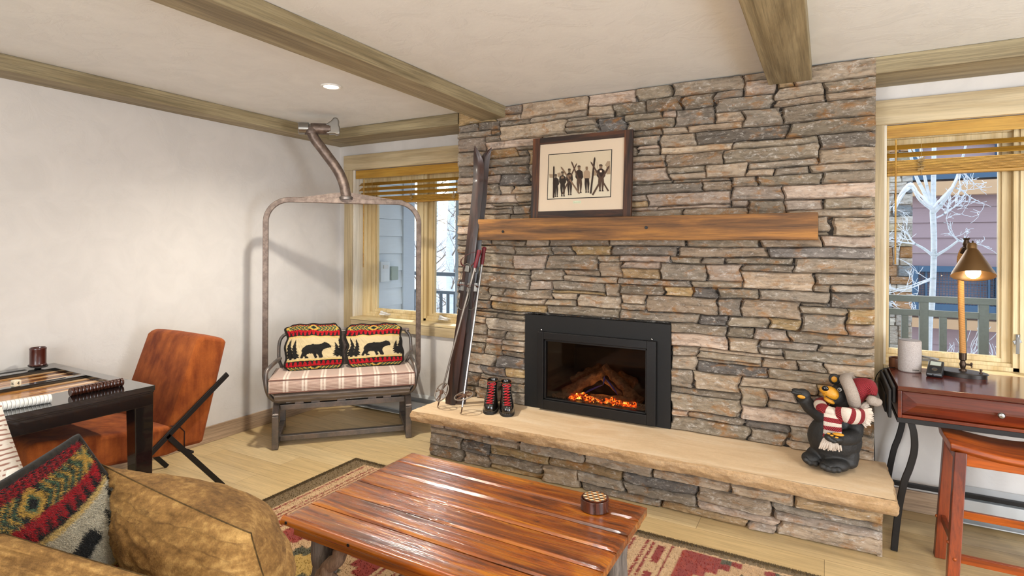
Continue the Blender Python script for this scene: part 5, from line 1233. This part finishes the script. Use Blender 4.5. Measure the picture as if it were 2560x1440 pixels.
def fringe(X,Y,d,ang,n,L,spread,par):
    m=MB(); R=random.Random(n)
    for i in range(n):
        t=i/(n-1)-.5; x=X+t*spread*cos(ang+pi/2); y=Y+t*spread*sin(ang+pi/2); a=ang+t*.7+R.uniform(-.06,.06); l=L*R.uniform(.85,1.1)
        m.tube([bp(x,y,d),bp(x+cos(a)*l*.5,y+sin(a)*l*.5,d-.008),bp(x+cos(a)*l,y+sin(a)*l,d+.002)],[9*KM,12*KM,7*KM],6)
    return m.build('fringe',SWH,par,smooth=60)
fringe(622,885,-.165,pi*.53,17,118,165,bear); fringe(622,892,-.155,pi*.53,14,125,150,bear)
fringe(985,625,-.09,.15,15,95,130,bear); fringe(960,600,-.02,-.25,13,120,140,bear); fringe(975,640,-.05,.55,10,105,90,bear)

# ================================================================ desk
DZ=.79; dk=thing('writing_desk','dark red mahogany writing desk with a wide drawer and black curved iron legs','desk',(.95,3.47,0)); do=Vector((.95,3.47,0))
def DP(nm,m,mt,bev=.002,sm=0,par=None,**k): m.v=[tuple(Vector(p)-do) for p in m.v]; return m.build(nm,mt,par or dk,smooth=sm,bevel=bev,**k)
dx0,dx1,dy0,dy1=.297,1.60,3.19,3.725
m=MB(); m.box(dx0,dx1,dy0,dy1,DZ-.022,DZ); DP('desk_top',m,M['mahog_top'])
m=MB(); m.box(dx0+.0005,dx0+.016,dy0+.001,dy1,.642,DZ-.0225); m.box(dx1-.016,dx1-.0005,dy0+.001,dy1,.642,DZ-.0225); m.box(dx0+.016,dx1-.016,dy0+.001,dy1,.642,.656); m.box(dx0+.016,dx1-.016,dy1-.016,dy1,.656,DZ-.0225); DP('case',m,M['mahog'])
a,b,c,d=dx0+.018,dx1-.018,.6585,DZ-.026; m=MB(); e=.03; yf=dy0+.004
m.add([(a,yf+.012,c),(b,yf+.012,c),(b,yf+.012,d),(a,yf+.012,d),(a+.055,yf-.004,(c+d)/2+.006),(b-.055,yf-.004,(c+d)/2+.006),(b-.055,yf-.004,(c+d)/2-.004),(a+.055,yf-.004,(c+d)/2-.004),(a,yf+.3,c),(b,yf+.3,c),(b,yf+.3,d),(a,yf+.3,d)],
  [(0,1,6,7),(1,2,5,6),(2,3,4,5),(3,0,7,4),(4,7,6,5),(0,8,9,1),(1,9,10,2),(2,10,11,3),(3,11,8,0),(8,11,10,9)])
dr=DP('drawer',m,M['mahog'],.0015,recalc=True)
for x in (.668,1.25):
    m=MB(); m.lathe([(.004,0),(.004,.012),(.012,.018),(.014,.024),(.010,.030),(.0,.032)],20,(x,yf-.002,.712),M=Matrix.Rotation(pi/2,3,'X')); DP('knob',m,M['steel'],0,40,par=dr)
m=MB(); m.box(dx0-.002,dx1,dy0+.006,dy0+.03,.618,.641); m.box(dx0-.002,dx1,dy1-.03,dy1-.006,.618,.641); m.box(dx0-.002,dx0+.022,dy0+.03,dy1-.03,.618,.641); m.box(dx1-.022,dx1,dy0+.03,dy1-.03,.618,.641); DP('iron_frame',m,M['black'],.002)
m=MB(); m.box(.262,.276,dy0+.03,dy1-.01,.628,.762); m.box(.279,.293,dy0+.03,dy1-.01,.700,.776); m.box(.255,.262,dy0+.12,dy1-.01,.63,.72); DP('side_bracket',m,M['black'],.004)
for y in (dy0+.03,dy1-.03):
    for s,xb in ((1,0),(-1,dx0+dx1)):
        pts=[(xb+s*x,y,z) for x,z in ((.352,.618),(.362,.575),(.366,.52),(.362,.47),(.346,.40),(.329,.344),(.312,.25),(.302,.169),(.294,.08),(.288,.003))]
        m=MB(); m.tube(smoothpath(pts,4),1,sect=[(-.008,-.014),(.008,-.014),(.008,.014),(-.008,.014)],up=(0,1,0)); DP('leg',m,M['black'],.002,30,recalc=True)
m=MB(); m.box(.305,dx1-.02,dy1-.045,dy1-.02,.150,.172); DP('cross_rail',m,M['black'],.002)

# stool
st=thing('saddle_stool','orange brown wooden saddle stool pushed partly under the desk','stool',(.70,3.15,0)); so=Vector((.70,3.15,0))
def SP(nm,m,mt,bev=.003,sm=0,**k): m.v=[tuple(Vector(p)-so) for p in m.v]; return m.build(nm,mt,st,smooth=sm,bevel=bev,**k)
m=MB(); NXs=30; vs=[]; sx0,sx1,sy0,sy1=.470,.965,3.02,3.33; 
for i in range(NXs+1):
    u=i/NXs; x=sx0+(sx1-sx0)*u; zz=.604-.030*sin(pi*u)**1.2; ins=.018*max(0,1-min(u,1-u)/.1)
    for (y,z) in ((sy0+.02+ins*.4,zz-.040),(sy0,zz-.022),(sy0+.006,zz-.004),(sy0+.03,zz),((sy0+sy1)/2,zz-.006),(sy1-.03,zz),(sy1-.006,zz-.004),(sy1,zz-.022),(sy1-.02-ins*.4,zz-.040)): vs.append((x,y,z))
n=9; m.add(vs,[(i*n+j,i*n+(j+1)%n,(i+1)*n+(j+1)%n,(i+1)*n+j) for i in range(NXs) for j in range(n)]+[tuple(range(n))[::-1],tuple(NXs*n+j for j in range(n))]); SP('seat',m,M['cherry'],.004,40,recalc=True)
LG={}
for nm,(tx,ty,bx,by) in dict(fl=(.507,3.050,.467,2.965),bl=(.507,3.295,.467,3.262),fr=(.925,3.050,.965,2.965),br=(.925,3.295,.965,3.262)).items():
    m=MB(); h_=.021; m.hexa([(bx-h_,by-h_,.002),(bx+h_,by-h_,.002),(bx+h_,by+h_,.002),(bx-h_,by+h_,.002),(tx-h_,ty-h_,.566),(tx+h_,ty-h_,.566),(tx+h_,ty+h_,.566),(tx-h_,ty+h_,.566)]); SP('leg',m,M['cherry_z'],.003)
    LG[nm]=lambda z,tx=tx,ty=ty,bx=bx,by=by: Vector((bx+(tx-bx)*z/.566,by+(ty-by)*z/.566,z))
def rail(a,b,z,w_=.018,h_=.034,nm='stretcher'):
    m=MB(); A=LG[a](z); B=LG[b](z); dd=(B-A).normalized()*.02; m.bar(A+dd,B-dd,w_,h_); SP(nm,m,M['cherry'] if abs((B-A).x)>.2 else M['cherry_z'],.002)
rail('fl','fr',.535,.020,.05,'apron'); rail('bl','br',.535,.020,.05,'apron'); rail('fl','fr',.135); rail('bl','br',.215); rail('fl','bl',.185); rail('fr','br',.185); rail('fl','bl',.535,.02,.05,'apron')
for q,(nm,z,dx,dy) in enumerate((('fl',.135,0,-1),('fl',.19,-1,0),('bl',.185,-1,0))):
    p=LG[nm](z); m=MB(); m.ell((p.x+dx*.0215,p.y+dy*.0215,z),(.0075,.0075,.0075),None,12,8); SP('peg',m,M['cherry'],0,180)

# desk lamp
LB=Vector((.640,3.615,DZ+.0005)); lamp=thing('desk_lamp','glowing desk lamp with bronze cone shade and rope wrapped stem on the desk','lamp',tuple(LB))
BRZ=plain('aged_bronze','4a3a2e',.38,.75); m=MB(); out=[(.122*cos(2*pi*k/64),.072*sin(2*pi*k/64)) for k in range(64)]; ra=radians(-24)
rot2=lambda a,b,s:(a*cos(ra)*s-b*sin(ra)*s, a*sin(ra)*s+b*cos(ra)*s)
m.M=Matrix.Translation((-.048,0,0)); m.prism(out,lambda a,b:(*rot2(a,b,.95),.0),lambda a,b:(*rot2(a,b,.95),.019)); m.prism(out,lambda a,b:(*rot2(a,b,1.0),.019),lambda a,b:(*rot2(a,b,.975),.024)); m.build('base',plain('bronze_base','2c2622',.35,.6),lamp,smooth=30)
def q_(u,v,y): return at_y(u,v,y)-LB
s0=q_(2407,903,3.62); s0.z=.024
m=MB(); m.lathe([(.018,0),(.016,.008),(.010,.012),(.012,.020),(.015,.032),(.012,.042),(.010,.050),(.016,.056),(.017,.09),(.0,.092)],20,s0); m.tube([s0+Vector((.010,-.006,.034)),s0+Vector((.034,-.012,.034))],.005,8)
for a in (.3,1.2,2.1,3.0): m.ell(s0+Vector((.033,-.012+.008*cos(a*2),.034+.008*sin(a*2))),(.004,.003,.007),None,8,6)
m.build('lower_joint',BRZ,lamp,smooth=35)
m=MB(); tp=[s0+Vector((0,0,.085)),q_(2403,760,3.60),q_(2402,700,3.60),q_(2400,655,3.60),q_(2403,636,3.595),q_(2410,622,3.585)]
m.tube(smoothpath(tp,8),.0135,16); rp=NT('jute_rope'); sx=rp.n('SeparateXYZ'); rp.l(rp.co(),sx.inputs[0]); st_=stripes(rp,math_(rp,'ADD',sx.outputs[2],math_(rp,'MULTIPLY',sx.outputs[0],.12)),.0052,.55,0,.4)
rp.set(color=rp.mix('6a4420','c08a4c',st_),rough=.85); rp.bump(st_,1.,.003); m.build('rope_stem',rp.mat,lamp,smooth=60)
J=q_(2416,610,3.575)
m=MB(); m.lathe([(.0,.030),(.013,.030),(.016,.026),(.010,.020),(.012,.012),(.016,.0),(.012,-.012),(.010,-.02),(.014,-.03),(.0,-.031)],18,J); m.tube([J+Vector((-.016,0,-.02)),J+Vector((.024,-.006,0))],.006,10)
for a in (0,1.05,2.1,3.14,4.2,5.2): m.ell(J+Vector((.024,-.006+.010*cos(a),.012*sin(a))),(.004,.004,.007),None,8,6)
m.tube([q_(2405,632,3.59),J+Vector((-.004,0,-.02))],.012,12); m.build('upper_joint',BRZ,lamp,smooth=35)
SC=q_(2433,690,3.50); AP=q_(2427,630,3.535); ax=(AP-SC).normalized(); Qs=ax.to_track_quat('Z','Y').to_matrix(); hL=.155; ax=Vector((.02,.33,.94)).normalized(); Qs=ax.to_track_quat('Z','Y').to_matrix()
m=MB(); m.lathe([(.0,hL+.012),(.018,hL+.012),(.021,hL+.006),(.021,hL-.018),(.026,hL-.024),(.084,.016),(.0875,.004),(.089,.0),(.0865,.002),(.082,.014),(.024,hL-.028),(.0,hL-.028)],48,SC,M=Qs)
SHD=NT('bronze_shade').set(color='7c6040',rough=.40,metal=.85).mat; m.build('shade',SHD,lamp,smooth=35)
BC=SC+ax*.022; m=MB(); m.lathe([(.0,-.034),(.014,-.031),(.025,-.022),(.0305,-.008),(.0305,.006),(.025,.024),(.016,.040),(.013,.062),(.0,.063)],28,BC,M=Qs); m.build('bulb',NT('lit_bulb').set(color='ffffff',emit='ffe6bc',estr=9.).mat,lamp,smooth=180)
m=MB(); sp_=Vector((.035,-.035,.024)); m.lathe([(.010,0),(.008,.004),(.004,.005),(.004,.012),(.006,.014),(.006,.020),(.0,.022)],14,sp_); m.build('switch_knob',BRZ,lamp,smooth=35)
p=LB+BC; light('desk_lamp_bulb','POINT',(p.x-.01,p.y-.03,p.z-.045),1.0,(1,.72,.42),shadow_soft_size=.02)

# speaker, dish, clock on the desk
SPK=NT('heather_fabric'); n=SPK.noise(SPK.co((1,1,2.4)),230,5,.8); SPK.set(color=SPK.ramp(n,[(.3,'7e7470'),(.6,'b4aaa4'),(.8,'cfc8c2')]),rough=.95); SPK.bump(n,.3,.002)
t=thing('smart_speaker','heather grey fabric cylinder speaker on the desk left of the lamp','speaker',(.386,3.600,DZ+.0005)); m=MB(); m.lathe([(.0,.0),(.046,.0),(.0505,.004),(.0515,.012),(.0515,.155),(.049,.162),(.0,.163)],48); m.build('fabric_body',SPK.mat,t,smooth=40)
m=MB(); m.lathe([(.0,.1632),(.046,.1632),(.046,.1645),(.0,.1645)],48); m.build('top_plate',plain('speaker_top','8e8682',.5),t,smooth=40); m=MB(); m.box(.006,.034,-.0526,-.0505,.014,.018); m.build('maker_mark',M['fin'],t,smooth=0)
t=thing('wooden_dish','small round brown wooden dish half behind the speaker','dish',(.343,3.675,DZ+.0005)); m=MB(); m.lathe([(.0,0),(.040,0),(.043,.004),(.043,.052),(.040,.054),(.036,.052),(.035,.020),(.0,.018)],36); m.build('bowl',wood('dish_wood','5c3420','8a583a',2,.4,2,.1,0),t,smooth=40)
t=thing('desk_clock','small black tilted digital device with grey screen in front of the lamp','clock',(.482,3.520,DZ+.0005),radians(-14)); m=MB()
m.prism([(-.03,.0),(.052,.0),(.062,.064),(.056,.070),(-.036,.022),(-.038,.008)],lambda a,b:(-.032,a,b),lambda a,b:(.032,a,b)); m.build('case',plain('clock_case','2a2a2c',.3,.2),t,smooth=30,bevel=.004,recalc=True)
def cl(x,s,off): d=Vector((0,.092,.048)).normalized(); nn=Vector((0,-.048,.092)).normalized(); return Vector((x,-.036,.022))+d*s+nn*off
for nm,x0,x1,s0_,s1_,mt in (('screen',-.022,.022,.062,.094,NT('lcd').set(color='9aa096',rough=.2,emit='a8b0a4',estr=.35).mat),('screen_bezel',-.026,.026,.057,.098,M['pewter'])):
    m=MB(); o_1=.0012 if nm=='screen' else .0004; m.add([cl(x0,s0_,o_1),cl(x1,s0_,o_1),cl(x1,s1_,o_1),cl(x0,s1_,o_1)],[(0,1,2,3)]); m.build(nm,mt,t,smooth=0)
m=MB(); m.lathe([(.012,0),(.012,.002),(.007,.003),(.0,.0025)],24,cl(0,.030,.0),M=Vector((0,-.048,.092)).to_track_quat('Z','Y').to_matrix()); m.build('button_ring',M['pewter'],t,smooth=35)
m=MB(); m.ell((0,-.030,.012),(.024,.008,.008),None,16,8); m.build('front_lens',plain('gloss_lens','141416',.08),t,smooth=180)
t=thing('power_cable','thin black cable hanging over the left end of the desk','cable',(.30,3.60,DZ)); m=MB(); m.tube(smoothpath([(.05,.07,.004),(.02,.03,.006),(-.01,-.01,.008),(-.045,-.02,-.01),(-.065,0,-.06),(-.072,.03,-.16),(-.07,.06,-.28),(-.06,.1,-.5),(-.05,.1,-.72),(.05,.06,-.775)],8),.0022,7); m.build('cord',M['insert'],t,smooth=60)

# ================================================================ outside
def sid(name,c,shade=.9):
    t=NT(name); n=t.noise(t.co((2,2,30)),3,4); t.set(color=t.mix(c,tuple(x*.88 for x in lin(c)),n),rough=.8); return t.mat
# side wing left of the left window
wing=thing('house_wing','grey blue lap siding wall of the neighbouring wing outside the left window','house wall',(-3.85,4.3,0)); wo=Vector((-3.85,4.3,0)); WM=sid('blue_grey_siding','cdd6dd')
m=MB(); z=-3.0
while z<5.0: m.hexa([Vector(p)-wo for p in ((-4.0,3.99,z),(-3.832,3.99,z),(-3.832,4.548,z),(-4.0,4.548,z),(-4.0,3.99,z+.172),(-3.848,3.99,z+.172),(-3.848,4.548,z+.172),(-4.0,4.548,z+.172))]); z+=.174
m.build('lap_siding',WM,wing,smooth=0)
m=MB(); m.box(-4.0+3.85,.03,.25,.43,-3,5); m.build('corner_trim',sid('blue_grey_trim','b4bec8'),wing,smooth=0)
t=thing('meter_box','tall grey meter box on the siding outside the left window','meter box',(-3.83,4.19,1.075)); m=MB(); m.box(0,.07,-.045,.085,0,.20); m.build('housing',WM,t,smooth=0,bevel=.006); m=MB(); m.box(.07,.078,-.01,.055,.13,.165); m.build('window',M['heater'],t,smooth=0,bevel=.002); m=MB(); m.tube([(.02,-.03,0),(.015,-.035,-.3),(.015,-.03,-1.0)],.006,8); m.build('conduit',WM,t,smooth=40)
t=thing('outlet_cover','small grey-green weatherproof outlet cover beside the meter box','outlet',(-3.83,4.345,1.085)); m=MB(); m.box(0,.065,-.035,.065,0,.135); m.build('housing',sid('green_grey','94a29c'),t,smooth=0,bevel=.006)
# deck, railing, unseen slab added to block the sun
m=MB(); m.box(-3.8,6,4.0,5.30,-.30,-.12); tag(m.build('balcony_deck',sid('deck_boards','8a8680'),smooth=0),'weathered grey balcony deck outside both windows','deck')
m=MB(); m.box(-6,6,4.0,5.55,2.62,2.80); tag(m.build('sun_blocker_slab',sid('blocker','8a7c6a'),smooth=0),'brown soffit slab added unseen above the windows to keep the sun out','sun blocker')
RM=plain('grey_green_railing','6c726c',.6,.1)
rl=thing('balcony_railing','grey green metal balcony railing outside the right window','railing',(.8,5.2,0)); 
def RP(nm,x0,x1,z0,z1,dy=.04,par=rl,ox=.8): m=MB(); m.box(x0-ox,x1-ox,-dy/2,dy/2,z0,z1); return m.build(nm,RM,par,smooth=0,bevel=.003)
RP('top_rail',-.6,5.8,1.030,1.075,.07); RP('middle_rail',-.6,5.8,.925,.970); RP('bottom_rail',-.6,5.8,.03,.07)
x=.517-.1155*9
k=-9
while x<5.6:
    if k%3==1: 
        if abs(x-.635)<.5 or True: RP('post',x-.028,x+.028,-.12,1.03,.05)
    else: RP('baluster',x-.022,x+.022,.07,.925,.03)
    x+=.1165; k+=1
r2=thing('balcony_railing','dark balcony railing outside the left window in front of the snow','railing',(-4.45,6.2,0)); RD_=plain('dark_blue_railing','465058',.5)
m=MB(); m.box(-1.2,.9,-.03,.03,1.02,1.07); m.build('top_rail',RD_,r2,smooth=0); m=MB(); m.box(-1.2,.9,-.02,.02,.78,.82); m.build('middle_rail',RD_,r2,smooth=0)
for i in range(18): m=MB(); m.box(-1.15+i*.115,-1.12+i*.115,-.015,.015,0,.78); m.build('baluster',RD_,r2,smooth=0)
m=MB(); m.box(-3.05,-2.90,5.05,5.2,-.12,2.62); tag(m.build('balcony_post',sid('white_post','a9b6c2'),smooth=0,bevel=.01),'pale blue grey post outside the right pane of the left window','post') if False else None
m=MB(); m.box(-3.44,-3.30,4.93,5.07,-.12,2.62); tag(m.build('balcony_post',sid('pale_post','a9b6c2'),smooth=0,bevel=.01),'pale blue grey post outside the left window by the chimney','post')
# snow
t=NT('snow'); n=t.noise(t.co(),.8,5); t.set(color='a8b0ba',rough=.9); t.bump(n,.5,.2); m=MB(); m.grid(lambda u,v:(-30+60*u,5.6+40*v,-3.0+.5*noise.noise(Vector((u*14,v*10,0)))+ (v*6 if u<.42 else v*1.5)),60,40); structure(m.build('ground',t.mat,smooth=180),'snow covered slope outside','ground')
m=MB(); m.grid(lambda u,v:(-30+60*u,5.7-1.8*v,-3.0),4,2); structure(m.build('ground_near_house',t.mat,smooth=180),'snow beside the house','ground')
# facade
fo=Vector((1.6,10,0)); fac=thing('neighbour_building','mauve lap sided building with tan bands and blue balcony frames beyond the right window','building',tuple(fo)); FM=sid('mauve_siding','b0989c'); TB=sid('tan_fascia','d8b088'); BL=sid('blue_timber','4e6c88')
def FP(nm,x0,x1,y0,y1,z0,z1,mt,par=fac): m=MB(); m.box(x0-1.6,x1-1.6,y0-10,y1-10,z0,z1); return m.build(nm,mt,par,smooth=0)
m=MB(); z=-3.0
while z<3.55: m.hexa([Vector(p)-fo for p in ((.2,10.02,z),(5.5,10.02,z),(5.5,10.3,z),(.2,10.3,z),(.2,10.045,z+.215),(5.5,10.045,z+.215),(5.5,10.3,z+.215),(.2,10.3,z+.215))]); z+=.218
m.build('lap_siding',FM,fac,smooth=0)
FP('fascia',.9,5.5,9.80,10.01,2.172,2.364,TB); FP('fascia',.9,5.5,9.80,10.01,.304,.434,TB)
FP('blue_beam',.9,5.5,9.86,10.0,1.095,1.175,BL); FP('blue_beam',.9,5.5,9.86,10.0,.52,.64,BL); FP('blue_beam',.9,5.5,9.86,10.0,2.40,2.52,BL)
for (a,b) in ((1.05,1.15),(2.02,2.12),(3.2,3.3)): FP('blue_post',a,b,9.85,9.99,.52,1.175,BL); FP('blue_post',a,b,9.85,9.99,2.52,3.5,BL)
m=MB(); xx=1.16
while xx<2.02: m.tube([(xx-1.6,-.08,.64),(xx-1.6,-.08,1.095)],.004,4); xx+=.035
zz=.66
while zz<1.09: m.tube([(1.15-1.6,-.08,zz),(2.02-1.6,-.08,zz)],.004,4); zz+=.035
m.box(1.24-1.6,1.26-1.6,-.1,-.06,.64,1.095); m.box(1.94-1.6,1.96-1.6,-.1,-.06,.64,1.095); m.build('wire_mesh_panel',BL,fac,smooth=0)
# stone column
sc_=thing('stone_column','pale stacked stone column standing outside at the left of the right window','column',(.70,8.1,0)); inv2=Vector((.70,8.1,0)); WARP=None; PALS=PAL; PAL=['d8cdbb','c9b899','b8895a','dcd2c4','c4b6a4','a8b0b4','e0d8cc','c79a70']; WT=[8,6,3,8,6,3,8,3]
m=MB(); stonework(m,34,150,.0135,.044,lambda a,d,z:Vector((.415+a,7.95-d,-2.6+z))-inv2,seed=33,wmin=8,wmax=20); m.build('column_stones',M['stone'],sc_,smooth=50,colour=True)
m=MB(); m.box(.43-.70,.862-.70,7.96-8.1,8.3-8.1,-2.6,4.0,0,lin('9a9084')); m.build('column_core',M['stone'],sc_,smooth=0,colour=True); PAL=PALS
# trees
BK=NT('aspen_bark'); n=BK.noise(BK.co((3,3,9)),4,6,.7); BK.set(color=BK.ramp(n,[(.3,'a8b2b4'),(.42,'dfe6ea'),(.7,'f2f5f8')]),rough=.8); BK=BK.mat
TW=NT('frosted_twigs').set(color='e8ecf2',rough=.8).mat
def branch(m,a,d,L,r,depth,R,up=.25):
    pts=[Vector(a)]; d=Vector(d).normalized(); n=5
    for i in range(n):
        d=(d+Vector((R.uniform(-.28,.28),R.uniform(-.28,.28),R.uniform(-.22,.22)+up*.12))).normalized(); pts.append(pts[-1]+d*L/n)
    m.tube(pts,[max(.0022,r*(1-.8*i/n)) for i in range(n+1)],5 if r<.008 else 8,caps=False)
    if depth>0:
        for k in range(5):
            i=R.randint(1,n); q=Vector((R.uniform(-1,1),R.uniform(-.6,.6),R.uniform(-.6,.9))); branch(m,pts[i],(d*.7+q*.8),L*R.uniform(.35,.6),r*.45,depth-1,R,up)
def px7(u,v,y=7.0): return at_y(u,v,y)
tr=thing('aspen_tree','bare white barked aspen tree outside the right window','tree',(.93,7,-3)); to=Vector((.93,7,-3)); R=random.Random(4)
m=MB(); P=[px7(2322,890)-Vector((.02,0,3.2)),px7(2322,890),px7(2330,760),px7(2335,620),px7(2332,530)]; P=[p-to for p in P]; m.tube(smoothpath(P,6),.026,14,caps=False)
top=P[-1]; m.tube(smoothpath([top,px7(2334,440)-to,px7(2336,340)-to,px7(2340,200)-to],6),[.025-.0006*i for i in range(19)],12,caps=False); m.build('trunk',BK,tr,smooth=60)
def limb(pp,r0,r1): 
    m=MB(); S=smoothpath([px7(u,v,y)-to for (u,v,y) in pp],6); n=len(S); m.tube(S,[r0+(r1-r0)*i/(n-1) for i in range(n)],10,caps=False); m.build('limb',BK,tr,smooth=60)
limb([(2334,530,7),(2310,480,7),(2290,440,7),(2275,380,6.9),(2262,330,6.9)],.020,.010); limb([(2330,520,7),(2318,470,7),(2308,420,7),(2300,350,7)],.017,.010)
limb([(2336,530,7),(2362,500,6.95),(2390,450,6.9),(2405,400,6.9),(2420,340,6.9)],.020,.008); limb([(2330,524,7),(2300,500,6.9),(2276,468,6.9),(2250,500,6.85),(2236,530,6.8)],.016,.007)
limb([(2336,642,7),(2310,622,6.95),(2288,610,6.9)],.016,.010); limb([(2338,640,7),(2368,622,6.95),(2396,601,6.9)],.015,.009)
R=random.Random(12); m=MB()
for (u,v,du,dv,L) in ((2340,545,1,-.35,.5),(2360,535,1,-.5,.45),(2288,610,-1,.1,.5),(2288,610,-.6,-.5,.4),(2396,601,-.5,-.6,.35),(2396,601,.6,.2,.25),(2338,690,-1,.4,.55),(2326,700,-.9,.7,.5),(2390,470,.8,.3,.5),(2405,430,.5,.5,.4),(2276,470,-.5,.6,.4),(2290,440,-.8,-.3,.4),(2320,800,-.7,-.3,.4),(2300,400,-.4,-.9,.4),(2420,350,.8,-.4,.5)):
    branch(m,px7(u,v)-to,RGT*du+Vector((0,0,-dv)),L*.75,.009,2,R)
m.build('twigs',TW,tr,smooth=60)
m=MB()
def sheet(P,w,seed):
    S=smoothpath([px7(u,v,y)-to for u,v,y in P],8); vs=[]
    for i,p in enumerate(S):
        k=w*(.5+.5*abs(noise.noise(Vector((i*.4,seed,0)))))*(1 if i>2 else .5); vs+=[p+Vector((0,0,k)),p+Vector((.01*sin(i),-.02,-k))]
    m.add(vs,[(2*i,2*i+1,2*i+3,2*i+2) for i in range(len(S)-1)])
sheet([(2331,520,6.93),(2360,490,6.9),(2385,460,6.86),(2396,430,6.85)],.035,1); sheet([(2331,518,6.93),(2300,490,6.88),(2276,462,6.84),(2250,488,6.8),(2234,528,6.78)],.040,2); sheet([(2398,430,6.84),(2400,470,6.84),(2388,505,6.84)],.03,3)
o=m.build('torn_white_cloth',NT('white_cloth').set(color='f4f6fa',rough=.8).mat,tr,smooth=60); sl=o.modifiers.new('thick','SOLIDIFY'); sl.thickness=.004
sh=thing('bare_shrub','bare frosted shrub behind the railing outside the right window','shrub',(1.1,6.4,-.9)); m=MB(); R=random.Random(21)
for k in range(11): branch(m,(R.uniform(-.25,.25),0,0),(R.uniform(-.9,.9),R.uniform(-.3,.3),1.2),R.uniform(.9,1.4),.012,2,R,.4)
m.build('twigs',TW,sh,smooth=60)
for k,(x,y,l) in enumerate(((-7.05,9.0,'left aspen trunk in the snow outside the left window pane'),(-6.42,9.0,'aspen trunk with dark base outside the right pane of the left window'),(-9.8,13,'distant bare tree far up the snowy slope outside the left window'))):
    t=thing('aspen_tree',l,'tree',(x,y,-3)); m=MB(); R=random.Random(50+k); m.tube([(0,0,0),(.06,0,2.5),(.02,0,4.2),(.12,0,7)],[.10,.09,.08,.05],12,caps=False); m.build('trunk',BK,t,smooth=60); m=MB()
    for q in range(14): branch(m,(.05,0,2.6+q*.32),(R.uniform(-1,1),R.uniform(-.5,.5),.3),R.uniform(.6,1.3),.016,2,R)
    m.build('branches',sid('twig_brown_%d'%k,'8a7a6c') ,t,smooth=60)
